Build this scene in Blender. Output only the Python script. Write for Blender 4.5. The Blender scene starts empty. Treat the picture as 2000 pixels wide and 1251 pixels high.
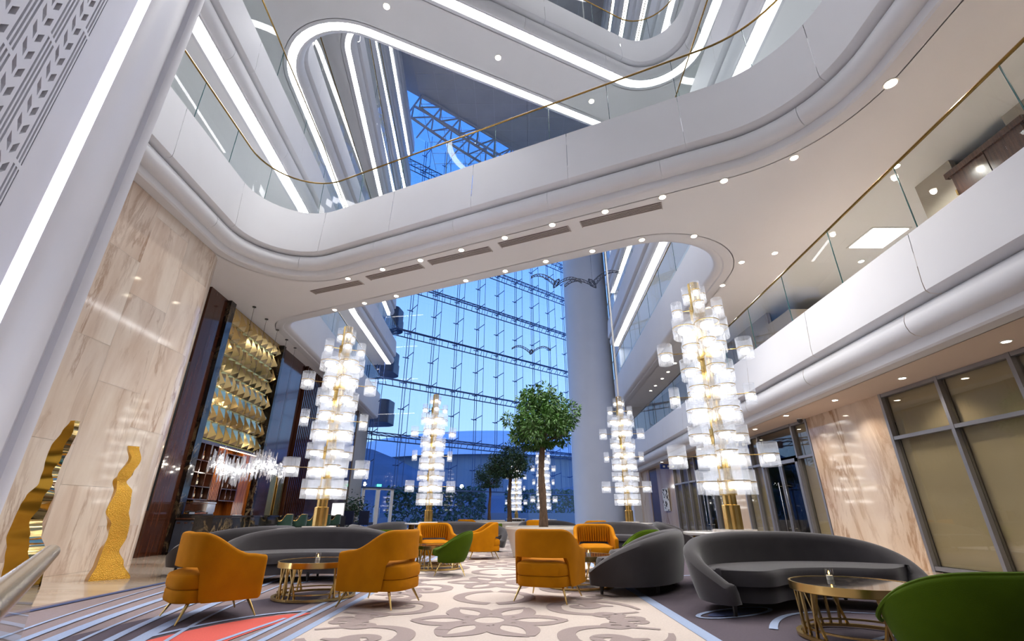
import bpy, bmesh, math, random
from mathutils import Vector, Matrix
from mathutils.geometry import delaunay_2d_cdt
random.seed(7)
PI = math.pi
SC = bpy.context.scene
COL = SC.collection

# ------------------------------------------------------------------ camera
cam_d = bpy.data.cameras.new('camera')
cam = bpy.data.objects.new('camera', cam_d)
COL.objects.link(cam)
cam_d.sensor_width = 36.0
cam_d.lens = 900.0 / 2000.0 * 36.0
cam_d.clip_end = 800
cam_d.clip_start = 0.05
cam.location = (0, 0, 1.0)
cam.rotation_euler = (PI / 2 + math.atan(380 / 900.0), 0, 0)
SC.camera = cam

# ------------------------------------------------------------------ world and exposure
def lin(r, g, b):
    return tuple((((c / 255.0) / 12.92) if c / 255.0 <= 0.04045 else ((c / 255.0 + 0.055) / 1.055) ** 2.4) for c in (r, g, b))

W = bpy.data.worlds.new('dusk_sky')
SC.world = W
W.use_nodes = True
wn = W.node_tree.nodes; wl = W.node_tree.links
wn.clear()
wo = wn.new('ShaderNodeOutputWorld'); wb = wn.new('ShaderNodeBackground')
wt = wn.new('ShaderNodeTexCoord'); ws = wn.new('ShaderNodeSeparateXYZ'); wr = wn.new('ShaderNodeValToRGB')
wl.new(wt.outputs['Generated'], ws.inputs[0]); wl.new(ws.outputs['Z'], wr.inputs[0])
wl.new(wr.outputs[0], wb.inputs[0]); wl.new(wb.outputs[0], wo.inputs[0])
e = wr.color_ramp.elements
e[0].position = 0.0; e[0].color = (*lin(168, 208, 250), 1)
e[1].position = 1.0; e[1].color = (*lin(40, 95, 205), 1)
for p, c in ((0.16, (160, 202, 253)), (0.36, (138, 186, 255)), (0.62, (84, 148, 246))):
    k = e.new(p); k.color = (*lin(*c), 1)
wb.inputs[1].default_value = 0.78

SC.view_settings.view_transform = 'Standard'
SC.view_settings.look = 'None'
SC.view_settings.exposure = 1.02
SC.view_settings.gamma = 1.0
SC.view_settings.use_curve_mapping = False
SC.cycles.use_adaptive_sampling = True
SC.cycles.adaptive_threshold = 0.04
SC.cycles.debug_use_spatial_splits = True
SC.cycles.use_light_tree = False
SC.cycles.max_bounces = 5
SC.cycles.diffuse_bounces = 3
SC.cycles.glossy_bounces = 2
SC.cycles.transmission_bounces = 2
SC.cycles.transparent_max_bounces = 12
SC.cycles.caustics_reflective = False
SC.cycles.caustics_refractive = False
SC.cycles.sample_clamp_indirect = 4.0

# ------------------------------------------------------------------ materials
MATS = {}
def _new(name):
    m = bpy.data.materials.new(name); m.use_nodes = True
    MATS[name] = m
    return m, m.node_tree.nodes, m.node_tree.links, m.node_tree.nodes['Principled BSDF']

def plain(name, rgb, rough=0.5, metal=0.0, var=0.0, scale=6.0, bump=0.0, bscale=40.0, spec=0.5, coat=0.0, sheen=0.0, stretch=(1, 1, 1)):
    m, n, l, b = _new(name)
    c = lin(*rgb)
    b.inputs['Base Color'].default_value = (*c, 1)
    b.inputs['Roughness'].default_value = rough
    b.inputs['Metallic'].default_value = metal
    b.inputs['Specular IOR Level'].default_value = spec
    b.inputs['Coat Weight'].default_value = coat
    b.inputs['Coat Roughness'].default_value = 0.05
    b.inputs['Sheen Weight'].default_value = sheen
    b.inputs['Sheen Roughness'].default_value = 0.4
    if var or bump:
        tc = n.new('ShaderNodeTexCoord'); mp = n.new('ShaderNodeMapping')
        mp.inputs['Scale'].default_value = stretch
        l.new(tc.outputs['Object'], mp.inputs[0])
    if var:
        nz = n.new('ShaderNodeTexNoise'); nz.inputs['Scale'].default_value = scale; nz.inputs['Detail'].default_value = 5
        l.new(mp.outputs[0], nz.inputs[0])
        cr = n.new('ShaderNodeValToRGB')
        cr.color_ramp.elements[0].position = 0.3; cr.color_ramp.elements[1].position = 0.7
        cr.color_ramp.elements[0].color = (*[max(0, x * (1 - var)) for x in c], 1)
        cr.color_ramp.elements[1].color = (*[min(1, x * (1 + var)) for x in c], 1)
        l.new(nz.outputs[0], cr.inputs[0]); l.new(cr.outputs[0], b.inputs['Base Color'])
    if bump:
        nb = n.new('ShaderNodeTexNoise'); nb.inputs['Scale'].default_value = bscale; nb.inputs['Detail'].default_value = 3
        l.new(mp.outputs[0], nb.inputs[0])
        bp = n.new('ShaderNodeBump'); bp.inputs['Strength'].default_value = bump; bp.inputs['Distance'].default_value = 0.02
        l.new(nb.outputs[0], bp.inputs['Height']); l.new(bp.outputs[0], b.inputs['Normal'])
    return m

def emit(name, rgb, strength):
    m, n, l, b = _new(name)
    n.remove(b)
    em = n.new('ShaderNodeEmission'); em.inputs[0].default_value = (*lin(*rgb), 1); em.inputs[1].default_value = strength
    l.new(em.outputs[0], n['Material Output'].inputs[0])
    return m

def glass(name, tint, rough=0.0, refl=1.0, ior=1.45, haze=0.0, hazecol=(240, 245, 255)):
    """thin pane: tinted transparency + Fresnel reflection (+ a little milky body)"""
    m, n, l, b = _new(name)
    n.remove(b)
    tr = n.new('ShaderNodeBsdfTransparent'); tr.inputs[0].default_value = (*[c / 255.0 for c in tint], 1)
    gl = n.new('ShaderNodeBsdfGlossy'); gl.inputs['Roughness'].default_value = rough
    fr = n.new('ShaderNodeLayerWeight'); fr.inputs[0].default_value = 0.5      # facing: the same from both sides of a pane
    pw = n.new('ShaderNodeMath'); pw.operation = 'POWER'; pw.inputs[1].default_value = 5.0
    l.new(fr.outputs['Facing'], pw.inputs[0])
    ma = n.new('ShaderNodeMath'); ma.operation = 'MULTIPLY_ADD'; ma.inputs[1].default_value = 0.92; ma.inputs[2].default_value = 0.075
    l.new(pw.outputs[0], ma.inputs[0])
    mu = n.new('ShaderNodeMath'); mu.operation = 'MULTIPLY'; mu.inputs[1].default_value = refl; mu.use_clamp = True
    l.new(ma.outputs[0], mu.inputs[0])
    mx = n.new('ShaderNodeMixShader')
    l.new(mu.outputs[0], mx.inputs[0]); l.new(tr.outputs[0], mx.inputs[1]); l.new(gl.outputs[0], mx.inputs[2])
    out = mx.outputs[0]
    if haze:
        df = n.new('ShaderNodeBsdfTranslucent'); df.inputs[0].default_value = (*lin(*hazecol), 1)
        d2 = n.new('ShaderNodeBsdfDiffuse'); d2.inputs[0].default_value = (*lin(*hazecol), 1)
        m3 = n.new('ShaderNodeMixShader'); m3.inputs[0].default_value = 0.5
        l.new(df.outputs[0], m3.inputs[1]); l.new(d2.outputs[0], m3.inputs[2])
        m2 = n.new('ShaderNodeMixShader'); m2.inputs[0].default_value = haze
        l.new(out, m2.inputs[1]); l.new(m3.outputs[0], m2.inputs[2]); out = m2.outputs[0]
    l.new(out, n['Material Output'].inputs[0])
    return m

def marble(name, base, mid, vein, rough=0.08, scale=0.8, per_tile=True, stretch=(1, 1, 0.35), veinw=0.10, tilt=0.25):
    m, n, l, b = _new(name)
    tc = n.new('ShaderNodeTexCoord'); mp = n.new('ShaderNodeMapping')
    mp.inputs['Scale'].default_value = stretch
    mp.inputs['Rotation'].default_value = (tilt, tilt, 0)
    if per_tile:
        oi = n.new('ShaderNodeObjectInfo'); mul = n.new('ShaderNodeVectorMath'); mul.operation = 'SCALE'
        cb = n.new('ShaderNodeCombineXYZ')
        l.new(oi.outputs['Random'], cb.inputs[0]); l.new(oi.outputs['Random'], cb.inputs[1]); l.new(oi.outputs['Random'], cb.inputs[2])
        l.new(cb.outputs[0], mul.inputs[0]); mul.inputs['Scale'].default_value = 37.0
        ad = n.new('ShaderNodeVectorMath'); ad.operation = 'ADD'
        l.new(tc.outputs['Object'], ad.inputs[0]); l.new(mul.outputs[0], ad.inputs[1]); l.new(ad.outputs[0], mp.inputs[0])
    else:
        l.new(tc.outputs['Object'], mp.inputs[0])
    n1 = n.new('ShaderNodeTexNoise'); n1.inputs['Scale'].default_value = scale; n1.inputs['Detail'].default_value = 7; n1.inputs['Roughness'].default_value = 0.6; n1.inputs['Distortion'].default_value = 0.35
    n2 = n.new('ShaderNodeTexNoise'); n2.inputs['Scale'].default_value = scale * 1.3; n2.inputs['Detail'].default_value = 9; n2.inputs['Roughness'].default_value = 0.65; n2.inputs['Distortion'].default_value = 0.5
    l.new(mp.outputs[0], n1.inputs[0]); l.new(mp.outputs[0], n2.inputs[0])
    c1 = n.new('ShaderNodeValToRGB'); c1.color_ramp.elements[0].position = 0.36; c1.color_ramp.elements[1].position = 0.66
    c1.color_ramp.elements[0].color = (*lin(*base), 1); c1.color_ramp.elements[1].color = (*lin(*mid), 1)
    l.new(n1.outputs[0], c1.inputs[0])
    c2 = n.new('ShaderNodeValToRGB'); el = c2.color_ramp.elements
    el[0].position = 0.5 - veinw; el[0].color = (0, 0, 0, 1); el[1].position = 0.5 + veinw; el[1].color = (0, 0, 0, 1)
    k = el.new(0.5); k.color = (1, 1, 1, 1)
    l.new(n2.outputs[0], c2.inputs[0])
    n3 = n.new('ShaderNodeTexNoise'); n3.inputs['Scale'].default_value = scale * 0.8; n3.inputs['Detail'].default_value = 2
    l.new(mp.outputs[0], n3.inputs[0])
    c3 = n.new('ShaderNodeValToRGB'); c3.color_ramp.elements[0].position = 0.42; c3.color_ramp.elements[1].position = 0.68
    l.new(n3.outputs[0], c3.inputs[0])
    fm = n.new('ShaderNodeMath'); fm.operation = 'MULTIPLY'
    l.new(c2.outputs[0], fm.inputs[0]); l.new(c3.outputs[0], fm.inputs[1])
    mx = n.new('ShaderNodeMix'); mx.data_type = 'RGBA'
    l.new(fm.outputs[0], mx.inputs['Factor']); l.new(c1.outputs[0], mx.inputs[6]); mx.inputs[7].default_value = (*lin(*vein), 1)
    res = mx.outputs[2]
    if per_tile:
        hv = n.new('ShaderNodeHueSaturation'); mr = n.new('ShaderNodeMapRange'); mr.inputs[3].default_value = 0.86; mr.inputs[4].default_value = 1.06
        l.new(oi.outputs['Random'], mr.inputs[0]); l.new(mr.outputs[0], hv.inputs['Value']); l.new(res, hv.inputs['Color']); res = hv.outputs[0]
    l.new(res, b.inputs['Base Color'])
    b.inputs['Roughness'].default_value = rough
    return m

def wood(name, dark, light, rough=0.15, scale=5.0, stretch=(6, 6, 0.5), coat=0.3):
    m, n, l, b = _new(name)
    tc = n.new('ShaderNodeTexCoord'); mp = n.new('ShaderNodeMapping'); mp.inputs['Scale'].default_value = stretch
    l.new(tc.outputs['Object'], mp.inputs[0])
    nz = n.new('ShaderNodeTexNoise'); nz.inputs['Scale'].default_value = scale; nz.inputs['Detail'].default_value = 6
    l.new(mp.outputs[0], nz.inputs[0])
    cr = n.new('ShaderNodeValToRGB'); cr.color_ramp.elements[0].position = 0.3; cr.color_ramp.elements[1].position = 0.72
    cr.color_ramp.elements[0].color = (*lin(*dark), 1); cr.color_ramp.elements[1].color = (*lin(*light), 1)
    l.new(nz.outputs[0], cr.inputs[0]); l.new(cr.outputs[0], b.inputs['Base Color'])
    b.inputs['Roughness'].default_value = rough; b.inputs['Coat Weight'].default_value = coat; b.inputs['Coat Roughness'].default_value = 0.06
    return m

plain('white', (230, 231, 235), 0.55, var=0.02, scale=0.7)
plain('ceiling_paint', (240, 240, 242), 0.7, var=0.015, scale=0.5)
plain('warm_ceiling', (226, 208, 192), 0.7, var=0.015, scale=0.5)
plain('lattice_white', (226, 227, 236), 0.5, var=0.02, scale=1.0)
plain('lattice_back', (214, 206, 198), 0.7, var=0.04, scale=2)
plain('gallery_wall', (150, 152, 150), 0.5, var=0.06, scale=0.6)
plain('beige_wall', (176, 166, 152), 0.55, var=0.04, scale=0.8)
plain('brass', (206, 176, 112), 0.25, 1.0, var=0.05, scale=8)
plain('brass_rail', (150, 120, 66), 0.25, 1.0, var=0.05, scale=8)
plain('steel_tube', (205, 198, 182), 0.25, 1.0, var=0.03, scale=9)
plain('gold_mirror', (226, 196, 132), 0.08, 1.0, var=0.03, scale=3)
plain('gold_satin', (206, 160, 60), 0.20, 1.0, var=0.06, scale=4)
plain('gold_hammered', (222, 172, 72), 0.22, 1.0, var=0.05, scale=12, bump=1.0, bscale=80)
plain('mustard', (176, 111, 0), 0.9, var=0.10, scale=5, bump=0.15, bscale=220, sheen=0.0, spec=0.15)
plain('grey_velvet', (64, 61, 63), 0.85, var=0.10, scale=4, bump=0.12, bscale=220, sheen=0.35, spec=0.25)
plain('green_velvet', (66, 88, 4), 0.85, var=0.12, scale=5, bump=0.12, bscale=220, sheen=0.0, spec=0.15)
plain('bar_green', (6, 50, 38), 0.6, var=0.1, scale=8, sheen=0.2)
plain('navy', (24, 34, 66), 0.6, var=0.1, scale=8)
plain('black', (16, 15, 16), 0.4, var=0.1, scale=5)
plain('dark_metal', (70, 72, 76), 0.3, 0.9, var=0.05, scale=5)
plain('frame_grey', (150, 150, 156), 0.35, 0.6, var=0.04, scale=5)
plain('white_frame', (226, 224, 220), 0.4, var=0.03, scale=5)
plain('vent_grey', (120, 108, 106), 0.6, var=0.05, scale=30)
plain('vent_blade', (196, 188, 184), 0.5, var=0.05, scale=30)
plain('facade_steel', (70, 92, 134), 0.4, 0.5, var=0.06, scale=4)  # backlit silhouette put into the colour, darker than the steel itself
plain('facade_cable', (72, 100, 156), 0.4, 0.5, var=0.06, scale=4)  # cable colour carries the same painted silhouette shade
plain('roof_panel', (206, 206, 208), 0.6, var=0.05, scale=0.6)
plain('roof_seam', (220, 220, 224), 0.6, var=0.05, scale=2)
plain('truss_white', (190, 194, 204), 0.45, var=0.04, scale=3)
plain('carpet_beige', (208, 194, 184), 0.95, var=0.06, scale=60, bump=0.3, bscale=400)
plain('carpet_taupe', (160, 144, 140), 0.95, var=0.06, scale=60, bump=0.3, bscale=400)
plain('carpet_plum', (84, 74, 84), 0.95, var=0.10, scale=60, bump=0.3, bscale=400)
plain('carpet_mauve', (140, 124, 124), 0.95, var=0.07, scale=60, bump=0.3, bscale=400)
plain('carpet_blue', (158, 174, 204), 0.95, var=0.06, scale=60, bump=0.3, bscale=400)
plain('carpet_navy', (66, 78, 118), 0.95, var=0.06, scale=60, bump=0.3, bscale=400)
plain('carpet_coral', (214, 92, 80), 0.95, var=0.06, scale=60, bump=0.3, bscale=400)
plain('stoneware', (226, 222, 214), 0.5, var=0.03, scale=3)
plain('soil', (60, 44, 34), 0.95, var=0.3, scale=30, bump=0.6, bscale=60)
plain('bark', (96, 76, 60), 0.9, var=0.35, scale=18, bump=0.9, bscale=30, stretch=(1, 1, 0.4))
plain('leaf', (52, 92, 26), 0.45, var=0.45, scale=3.2)
plain('leaf_dark', (34, 66, 36), 0.5, var=0.4, scale=3.0)
plain('hedge_leaf', (34, 84, 62), 0.7, var=0.4, scale=1.2)
plain('blind', (204, 188, 156), 0.75, var=0.03, scale=1.2)
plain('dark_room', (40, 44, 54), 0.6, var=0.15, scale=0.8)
plain('sign_blue', (44, 70, 150), 0.4, var=0.04, scale=4)
plain('paper_white', (240, 240, 236), 0.6, var=0.02, scale=4)
plain('cooler_blue', (104, 118, 142), 0.3, 0.6, var=0.06, scale=5)
plain('chrome', (210, 212, 216), 0.12, 1.0, var=0.03, scale=6)
plain('bottle_dark', (40, 26, 20), 0.12, var=0.2, scale=9)
plain('bottle_green', (34, 60, 34), 0.12, var=0.2, scale=9)
plain('bottle_amber', (150, 84, 24), 0.12, var=0.2, scale=9)
plain('label_cream', (236, 226, 200), 0.6, var=0.04, scale=9)
plain('candle_wax', (244, 238, 222), 0.6, var=0.02, scale=9)
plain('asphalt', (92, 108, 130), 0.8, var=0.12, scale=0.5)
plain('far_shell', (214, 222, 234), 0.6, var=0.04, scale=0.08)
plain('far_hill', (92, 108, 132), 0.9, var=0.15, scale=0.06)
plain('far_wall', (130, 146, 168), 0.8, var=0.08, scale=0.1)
plain('terrace_dark', (44, 66, 104), 0.4, var=0.08, scale=0.6)
plain('wire', (96, 100, 112), 0.4, 0.7, var=0.05, scale=6)
wood('walnut', (58, 32, 22), (88, 50, 34), 0.12, scale=3.0, stretch=(4, 4, 0.3))
wood('walnut_warm', (120, 58, 16), (190, 106, 36), 0.16, scale=4.0)
wood('door_wood', (60, 38, 32), (92, 62, 52), 0.25)
marble('marble_tile', (238, 224, 208), (216, 194, 174), (170, 136, 110), rough=0.07, scale=1.1, stretch=(1.4, 1.4, 0.28), veinw=0.05)
marble('marble_panel', (222, 206, 188), (206, 182, 158), (150, 110, 76), rough=0.06, scale=0.8, stretch=(1.2, 1.2, 0.30), tilt=0.45, veinw=0.05)
marble('marble_floor', (222, 208, 190), (196, 176, 154), (170, 140, 112), rough=0.06, scale=0.5, per_tile=False, stretch=(0.5, 2.2, 1), tilt=0.0)
marble('marble_black', (22, 20, 20), (48, 42, 40), (150, 130, 96), scale=1.6, stretch=(1, 1, 0.6), veinw=0.04)
marble('marble_top', (60, 54, 50), (34, 30, 30), (130, 116, 100), scale=2.2, stretch=(1, 1, 1), rough=0.05, veinw=0.05)
marble('marble_white', (238, 234, 228), (224, 218, 212), (180, 174, 170), scale=1.6, stretch=(1, 1, 1), rough=0.08, veinw=0.05)
glass('rail_glass', (222, 236, 232), refl=0.6)
glass('facade_glass', (222, 234, 250), refl=0.7)
glass('store_glass', (225, 224, 214), refl=1.0)
glass('clear_glass', (245, 248, 250), refl=1.0)
glass('crystal', (250, 252, 255), rough=0.05, refl=1.0, haze=0.20)
glass('crystal_drop', (250, 252, 255), rough=0.05, refl=1.6, haze=0.25)
emit('led', (252, 250, 252), 6.8)
emit('led_cool', (226, 232, 255), 24.0)
emit('bulb', (255, 251, 246), 3.7)
emit('bead', (255, 246, 232), 30.0)
emit('downlight_lens', (255, 240, 216), 14.0)
emit('panel_light', (250, 250, 255), 5.0)
emit('shelf_glow', (255, 226, 180), 7.0)
emit('flame', (255, 190, 90), 8.0)
emit('screen_light', (236, 236, 240), 0.9)
emit('street_light', (255, 250, 240), 14.0)
emit('exit_green', (80, 220, 160), 1.5)

# ------------------------------------------------------------------ mesh helpers
class MB:
    def __init__(s): s.v = []; s.f = []
    def add(s, vs, fs):
        o = len(s.v); s.v += [tuple(p) for p in vs]; s.f += [tuple(i + o for i in f) for f in fs]; return s
    def box(s, cx, cy, cz, sx, sy, sz, rz=0.0):
        ca, sa = math.cos(rz), math.sin(rz); vs = []
        for dz in (-.5, .5):
            for dx, dy in ((-.5, -.5), (.5, -.5), (.5, .5), (-.5, .5)):
                x, y = dx * sx, dy * sy
                vs.append((cx + x * ca - y * sa, cy + x * sa + y * ca, cz + dz * sz))
        return s.add(vs, [(3, 2, 1, 0), (4, 5, 6, 7), (0, 1, 5, 4), (1, 2, 6, 5), (2, 3, 7, 6), (3, 0, 4, 7)])
    def lathe(s, prof, n=16, cx=0., cy=0., sx=1., sy=1., cap=True):
        vs = []; fs = []
        for r, z in prof:
            for i in range(n):
                a = 2 * PI * i / n; vs.append((cx + r * math.cos(a) * sx, cy + r * math.sin(a) * sy, z))
        for k in range(len(prof) - 1):
            for i in range(n):
                j = (i + 1) % n; fs.append((k * n + i, k * n + j, (k + 1) * n + j, (k + 1) * n + i))
        if cap:
            fs.append(tuple(range(n - 1, -1, -1))); m = (len(prof) - 1) * n; fs.append(tuple(m + i for i in range(n)))
        return s.add(vs, fs)
    def tube(s, pts, r, n=8, closed=False, cap=True):
        pts = [Vector(p) for p in pts]; N = len(pts); vs = []; fs = []
        rr = r if isinstance(r, (list, tuple)) else [r] * N
        up = None
        for i, p in enumerate(pts):
            a = pts[(i - 1) % N] if (closed or i > 0) else p
            b = pts[(i + 1) % N] if (closed or i < N - 1) else p
            t = (b - a).normalized()
            if up is None:
                up = Vector((0, 0, 1)) if abs(t.z) < 0.9 else Vector((1, 0, 0))
            x = t.cross(up)
            if x.length < 1e-5: x = t.cross(Vector((0, 1, 0)))
            x.normalize(); y = x.cross(t).normalized(); up = y
            for k in range(n):
                an = 2 * PI * k / n; vs.append(p + (x * math.cos(an) + y * math.sin(an)) * rr[i])
        for i in range(N if closed else N - 1):
            j = (i + 1) % N
            for k in range(n):
                q = (k + 1) % n; fs.append((i * n + k, i * n + q, j * n + q, j * n + k))
        if cap and not closed:
            fs.append(tuple(range(n - 1, -1, -1))); fs.append(tuple((N - 1) * n + k for k in range(n)))
        return s.add(vs, fs)
    def rings(s, rings, closed_ring=True, cap=True, closed=False):
        K = len(rings[0]); vs = [p for r in rings for p in r]; fs = []
        N = len(rings)
        for i in range(N if closed else N - 1):
            j = (i + 1) % N
            for k in range(K if closed_ring else K - 1):
                q = (k + 1) % K; fs.append((i * K + k, i * K + q, j * K + q, j * K + k))
        if cap and closed_ring and not closed:
            fs.append(tuple(range(K - 1, -1, -1))); fs.append(tuple((N - 1) * K + k for k in range(K)))
        return s.add(vs, fs)
    def prism(s, poly, z0, z1):
        n = len(poly)
        vs = [(x, y, z0) for x, y in poly] + [(x, y, z1) for x, y in poly]
        fs = [tuple(range(n - 1, -1, -1)), tuple(range(n, 2 * n))] + [(i, (i + 1) % n, n + (i + 1) % n, n + i) for i in range(n)]
        return s.add(vs, fs)
    def mesh(s, name, smooth=False):
        me = bpy.data.meshes.new(name); me.from_pydata(s.v, [], s.f)
        bm = bmesh.new(); bm.from_mesh(me); bmesh.ops.recalc_face_normals(bm, faces=bm.faces); bm.to_mesh(me); bm.free()
        if smooth:
            for p in me.polygons: p.use_smooth = True
            if smooth is not True: 
                me.set_sharp_from_angle(angle=smooth)
        me.update(); return me
    def build(s, name, mat, parent=None, smooth=False, loc=None):
        return obj(name, s.mesh(name, smooth), mat, parent, loc)

SM = math.radians(40)
def obj(name, me, mat, parent=None, loc=None):
    if mat is not None and not me.materials: me.materials.append(MATS[mat])
    o = bpy.data.objects.new(name, me); COL.objects.link(o)
    if parent is not None: o.parent = parent
    if loc is not None: o.location = loc
    return o
def empty(name, loc=(0, 0, 0), rz=0.0):
    o = bpy.data.objects.new(name, None); COL.objects.link(o)
    o.location = loc; o.rotation_euler = (0, 0, rz); o.empty_display_size = 0.1
    return o
def tag(o, label=None, cat=None, group=None, kind=None):
    if label: o['label'] = label
    if cat: o['category'] = cat
    if group: o['group'] = group
    if kind: o['kind'] = kind
    return o
def copy_tree(o, parent=None):
    c = o.copy(); COL.objects.link(c)
    if parent is not None: c.parent = parent
    for ch in list(o.children): copy_tree(ch, c)
    return c
def put(o, x, y, z=0.0, rz=0.0):
    o.location = (x, y, z); o.rotation_euler = (0, 0, rz); return o
def lamp(kind, name, loc, power, color, parent=None, rot=None, size=0.1, angle=1.6):
    d = bpy.data.lights.new(name, kind); d.energy = power; d.color = color
    if kind == 'SPOT': d.spot_size = angle; d.spot_blend = 0.6; d.shadow_soft_size = size
    else: d.shadow_soft_size = size
    o = bpy.data.objects.new(name, d); COL.objects.link(o); o.location = loc
    if rot: o.rotation_euler = rot
    if parent is not None: o.parent = parent
    return o

def sstep(a, b, x):
    t = max(0.0, min(1.0, (x - a) / (b - a))); return t * t * (3 - 2 * t)

# ------------------------------------------------------------------ plan paths
def round_path(corners, closed=False, seg=14):
    """corners: (x, y, r) -> polyline with rounded corners"""
    out = []; n = len(corners)
    for i, (x, y, r) in enumerate(corners):
        P = Vector((x, y))
        if r <= 0 or (not closed and i in (0, n - 1)):
            out.append((x, y)); continue
        A = Vector(corners[(i - 1) % n][:2]); B = Vector(corners[(i + 1) % n][:2])
        u = (A - P).normalized(); w = (B - P).normalized()
        ang = u.angle(w); d = r / math.tan(ang / 2)
        s0 = P + u * d; bis = (u + w).normalized(); C = P + bis * (r / math.sin(ang / 2))
        a0 = math.atan2(s0.y - C.y, s0.x - C.x); e0 = P + w * d; a1 = math.atan2(e0.y - C.y, e0.x - C.x)
        da = (a1 - a0 + PI) % (2 * PI) - PI
        for k in range(seg + 1):
            a = a0 + da * k / seg; out.append((C.x + r * math.cos(a), C.y + r * math.sin(a)))
    return out
def path_len(path, closed=False):
    p = path + [path[0]] if closed else path
    s = [0.0]
    for a, b in zip(p, p[1:]): s.append(s[-1] + math.dist(a, b))
    return p, s
def normals(p, closed=False):
    """left-hand normals, mitred"""
    n = len(p); res = []
    for i in range(n):
        if closed and i in (0, n - 1): a, b = p[-2], p[1]
        else: a, b = p[max(0, i - 1)], p[min(n - 1, i + 1)]
        c = p[i]
        def nn(q, w):
            d = (w[0] - q[0], w[1] - q[1]); L = math.hypot(*d) or 1; return (-d[1] / L, d[0] / L)
        n1 = nn(a, c) if a != c else nn(c, b); n2 = nn(c, b) if b != c else nn(a, c)
        m = (n1[0] + n2[0], n1[1] + n2[1]); L = math.hypot(*m) or 1; m = (m[0] / L, m[1] / L)
        k = max(0.5, m[0] * n1[0] + m[1] * n1[1])
        res.append((m[0] / k, m[1] / k))
    return res
def section(p, s, nr, s0, s1):
    """points and normals of arclength part [s0, s1]"""
    def at(v):
        for i in range(len(s) - 1):
            if v <= s[i + 1] + 1e-9:
                t = (v - s[i]) / max(1e-9, s[i + 1] - s[i])
                return (p[i][0] + (p[i + 1][0] - p[i][0]) * t, p[i][1] + (p[i + 1][1] - p[i][1]) * t), \
                       (nr[i][0] + (nr[i + 1][0] - nr[i][0]) * t, nr[i][1] + (nr[i + 1][1] - nr[i][1]) * t)
        return p[-1], nr[-1]
    out = [at(s0)]
    for i, v in enumerate(s):
        if s0 + 1e-3 < v < s1 - 1e-3: out.append((p[i], nr[i]))
    out.append(at(s1)); return out
def sweep(sec, prof, z0, closed_prof=False):
    rings = [[(q[0] + m[0] * d, q[1] + m[1] * d, z0 + z) for d, z in prof] for q, m in sec]
    return MB().rings(rings, closed_ring=closed_prof, cap=closed_prof)
def inside(pt, poly):
    x, y = pt; r = False; j = len(poly) - 1
    for i in range(len(poly)):
        xi, yi = poly[i]; xj, yj = poly[j]
        if (yi > y) != (yj > y) and x < (xj - xi) * (y - yi) / (yj - yi) + xi: r = not r
        j = i
    return r
def plate(name, outer, holes, zs, mat, kind='structure', parent=None):
    vs = []; es = []
    for lp in [outer] + holes:
        o = len(vs); vs += [Vector(p) for p in lp]; es += [(o + i, o + (i + 1) % len(lp)) for i in range(len(lp))]
    V, E, F, *_ = delaunay_2d_cdt(vs, es, [], 0, 1e-4)
    keep = []
    for f in F:
        c = (sum(V[i].x for i in f) / 3, sum(V[i].y for i in f) / 3)
        if inside(c, outer) and not any(inside(c, h) for h in holes): keep.append(tuple(f))
    mb = MB()
    for z in zs: mb.add([(v.x, v.y, z) for v in V], keep)
    me = bpy.data.meshes.new(name); me.from_pydata(mb.v, [], mb.f); me.update()
    o = obj(name, me, mat, parent)
    if parent is None: tag(o, kind=kind)
    return o
def perforated(outer, holes, thick):
    vs = []; es = []
    for lp in [outer] + holes:
        o = len(vs); vs += [Vector(p) for p in lp]; es += [(o + i, o + (i + 1) % len(lp)) for i in range(len(lp))]
    V, E, F, *_ = delaunay_2d_cdt(vs, es, [], 0, 1e-5)
    keep = []
    for f in F:
        c = (sum(V[i].x for i in f) / 3, sum(V[i].y for i in f) / 3)
        if inside(c, outer) and not any(inside(c, h) for h in holes): keep.append(tuple(f))
    mb = MB()
    mb.add([(v.x, 0, v.y) for v in V], keep)
    for lp in [outer] + holes:
        n = len(lp)
        mb.add([(x, 0, z) for x, z in lp] + [(x, thick, z) for x, z in lp], [(i, (i + 1) % n, n + (i + 1) % n, n + i) for i in range(n)])
    return mb

# ================================================================== THE SETTING
def Lw(Y): return -8.8 - 0.06 * Y          # bar wall line
def Rw(Y): return 8.15                     # shop front line

# floor
plate('floor', [(-13.2, -10), (13, -10), (13, 31), (13, 52), (8, 52), (-11.4, 35.2), (-13.2, 35.2)], [], [0.0], 'marble_floor')
cp = empty('carpet', (0, 0, 0)); tag(cp, 'large patterned lounge carpet of beige scrollwork with plum, blue and coral sides', 'carpet')
CARX0, CARX1, CARY0, CARY1 = -5.6, 6.6, -3.0, 33.0
MB().prism([(-3.9, CARY0), (CARX1, CARY0), (CARX1, CARY1), (CARX0, CARY1), (CARX0, 4.75), (-4.3, 1.4)], 0, 0.01).build('carpet_field', 'carpet_mauve', cp)
def flat(polys, name, mat, z):
    mb = MB()
    for i_, poly in enumerate(polys):
        o = [(x, y, z + (i_ % 41) * 4e-5) for x, y in poly]
        mb.add(o, [tuple(range(len(o)))])
    me = bpy.data.meshes.new(name); me.from_pydata(mb.v, [], mb.f); me.update()
    return obj(name, me, mat, cp)
def ribbon(pts, w, taper=None):
    n = len(pts); out = []; nr = normals(pts)
    ww = [w if taper is None else w * taper(i / (n - 1)) for i in range(n)]
    L = [(p[0] + m[0] * a / 2, p[1] + m[1] * a / 2) for p, m, a in zip(pts, nr, ww)]
    R = [(p[0] - m[0] * a / 2, p[1] - m[1] * a / 2) for p, m, a in zip(pts, nr, ww)]
    return [[L[i], L[i + 1], R[i + 1], R[i]][::-1] for i in range(n - 1)]
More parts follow.
